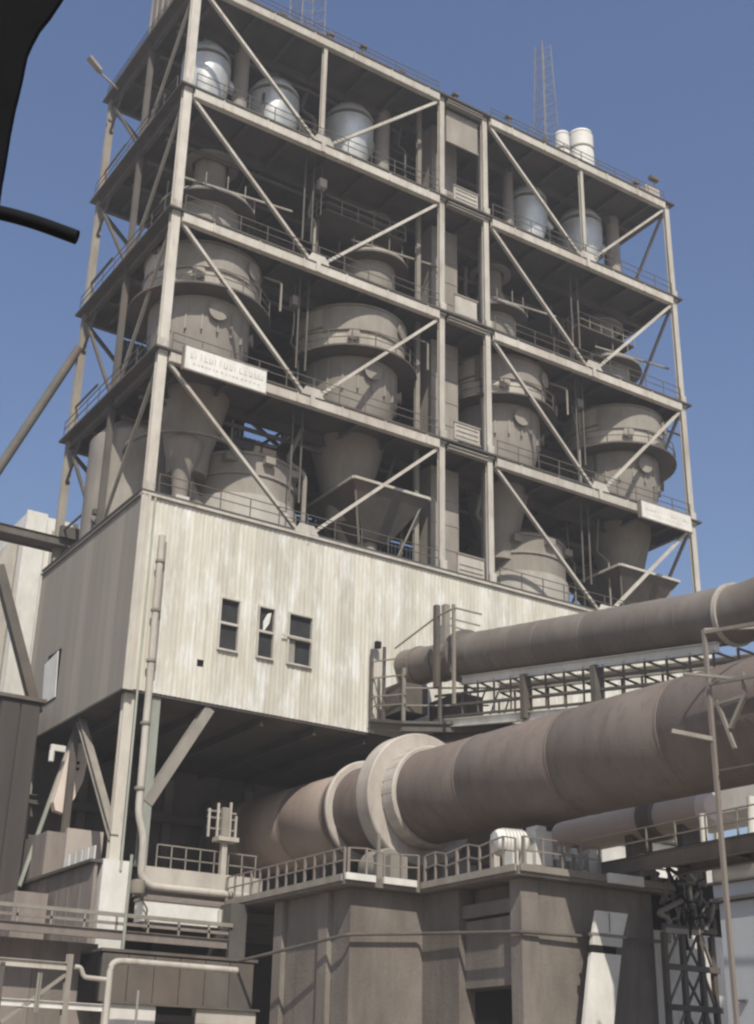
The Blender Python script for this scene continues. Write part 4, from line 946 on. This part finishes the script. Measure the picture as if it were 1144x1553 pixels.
# white elbow pipe and rack
single(MB().pipe([(-2.1, -6, 0), (-2.1, -6, 6.62), (-1.3, -6, 6.65), (3.4, -6, 6.62)], .13, n=12, bend=.4), 'elbow_pipe', cream, 'cream pipe rising and turning right with a rounded elbow at lower left', 'pipe')
pr = thing('pipe_rack', 'steel rack with cream beams at the bottom left corner', 'pipe rack', (-4, -6, 0))
MB().ibeam((-3.8, -6, 0), (-3.8, -6, 6.75), .22, .22).build('post', creamd, pr); MB().ibeam((-6.4, -6, 0), (-6.4, -6, 6.3), .2, .2).build('post', dark, pr); MB().ibeam((-11, -6, 0), (-11, -6, 6.3), .2, .2).build('post', dark, pr)
MB().ibeam((-14, -6, 6.35), (-3.85, -6, 6.3), .2, .28).build('beam', cream, pr)
MB().ibeam((-14, -6, 4.95), (-2.3, -6, 4.9), .2, .26).build('beam', white, pr)
MB().bar((-3.9, -6, 6.0), (-6.2, -6, 4.2), .12).build('brace', creamd, pr)
MB().pipe([(-3.6, -6.1, 6.3), (-3.35, -6.1, 6.3), (-3.2, -6.1, 5.95), (-2.3, -6.1, 5.92)], .09, n=10, bend=.15).build('dropped_pipe', cream, pr)
for x_ in (-5.0, -4.9): MB().bar((x_, -6.15, 4.6), (x_, -6.15, 6.0), .07).build('rod', creamd, pr)
single(MB().pipe([(-.95, -6.2, 0), (-.95, -6.2, 5.6)], .05, n=8), 'thin_standpipe', creamd, 'thin upright standpipe in front of the pale kiosk', 'pipe')
single(MB().pipe([(-.55, -3.3, 4.2), (-.5, -3.3, 11.2)], .07, n=8), 'vertical_conduit', greenp, 'grey green vertical conduit in front of the pedestal', 'pipe')
rl = thing('rear_lowwall', 'brown patched low wall behind the pipe rack at lower left', 'wall', (-6, -1.5, 0))
for k in range(11): MB().box(-16+k*1.38, -14.64+k*1.38, -1.4, -1.2, 0, 7.7).build('wall_panel', brownw if k % 3 else conc, rl)
MB().box(-16, -.9, -1.15, -.8, 0, 7.6).build('core', dark, rl)

# ------------------------------------------------------------------ dusty air
hm = bpy.data.materials.new('dusty_air'); hm.use_nodes = True; hn = hm.node_tree; hn.nodes.clear()
ho = hn.nodes.new('ShaderNodeOutputMaterial'); pvn = hn.nodes.new('ShaderNodeVolumePrincipled')
pvn.inputs['Color'].default_value = (0.90, 0.88, 0.86, 1); pvn.inputs['Density'].default_value = HAZE; pvn.inputs['Anisotropy'].default_value = 0.2
hn.links.new(pvn.outputs[0], ho.inputs['Volume'])
MB().box(-2600, 2600, -2600, 2600, -6, 90).build('haze', hm, kind='stuff')

# ------------------------------------------------------------------ parts of the vehicle the view is taken from
def cw_(x, y, z): return CAM + r_*x + u_*y + F*z          # only to state where the traveller's window trim is, in metres
tv = thing('window_trim', 'black curved edge of a vehicle window frame at the top left', 'window frame', CAM+r_*-.3)
# section follows a curved door frame 0.55 m away; solid trim 3 cm deep
def wp_(px, py, d=.55): return cw_((px-572)/2035.7*d, -(py-776.5)/2035.7*d, d)
edge = [(128, -70), (104, -22), (90, 0), (74, 24), (58, 44), (46, 66), (39, 82), (35, 100), (32, 116), (26, 142), (20, 166), (13, 202), (6, 246), (0, 280), (-14, 380)]
outer = [(-160, 380), (-160, -70)]
m_ = MB(); P_ = [wp_(a, b_) for a, b_ in edge+outer]; m_.poly_ext(P_, F*.004); m_.build('frame_trim', blackm, tv)
tb = thing('grab_bar', 'short black rounded bar reaching in from the left edge against the sky', 'bar', CAM+r_*-.2)
q = MB(); q.pipe([wp_(-160, 280), wp_(-40, 314), wp_(20, 327), wp_(60, 339), wp_(117, 360)], .0030, n=16, bend=.01)
o = q.build('bar', blackm, tb)
print('objects', len(bpy.data.objects), 'tris', sum(len(m.polygons) for m in bpy.data.meshes)*2)
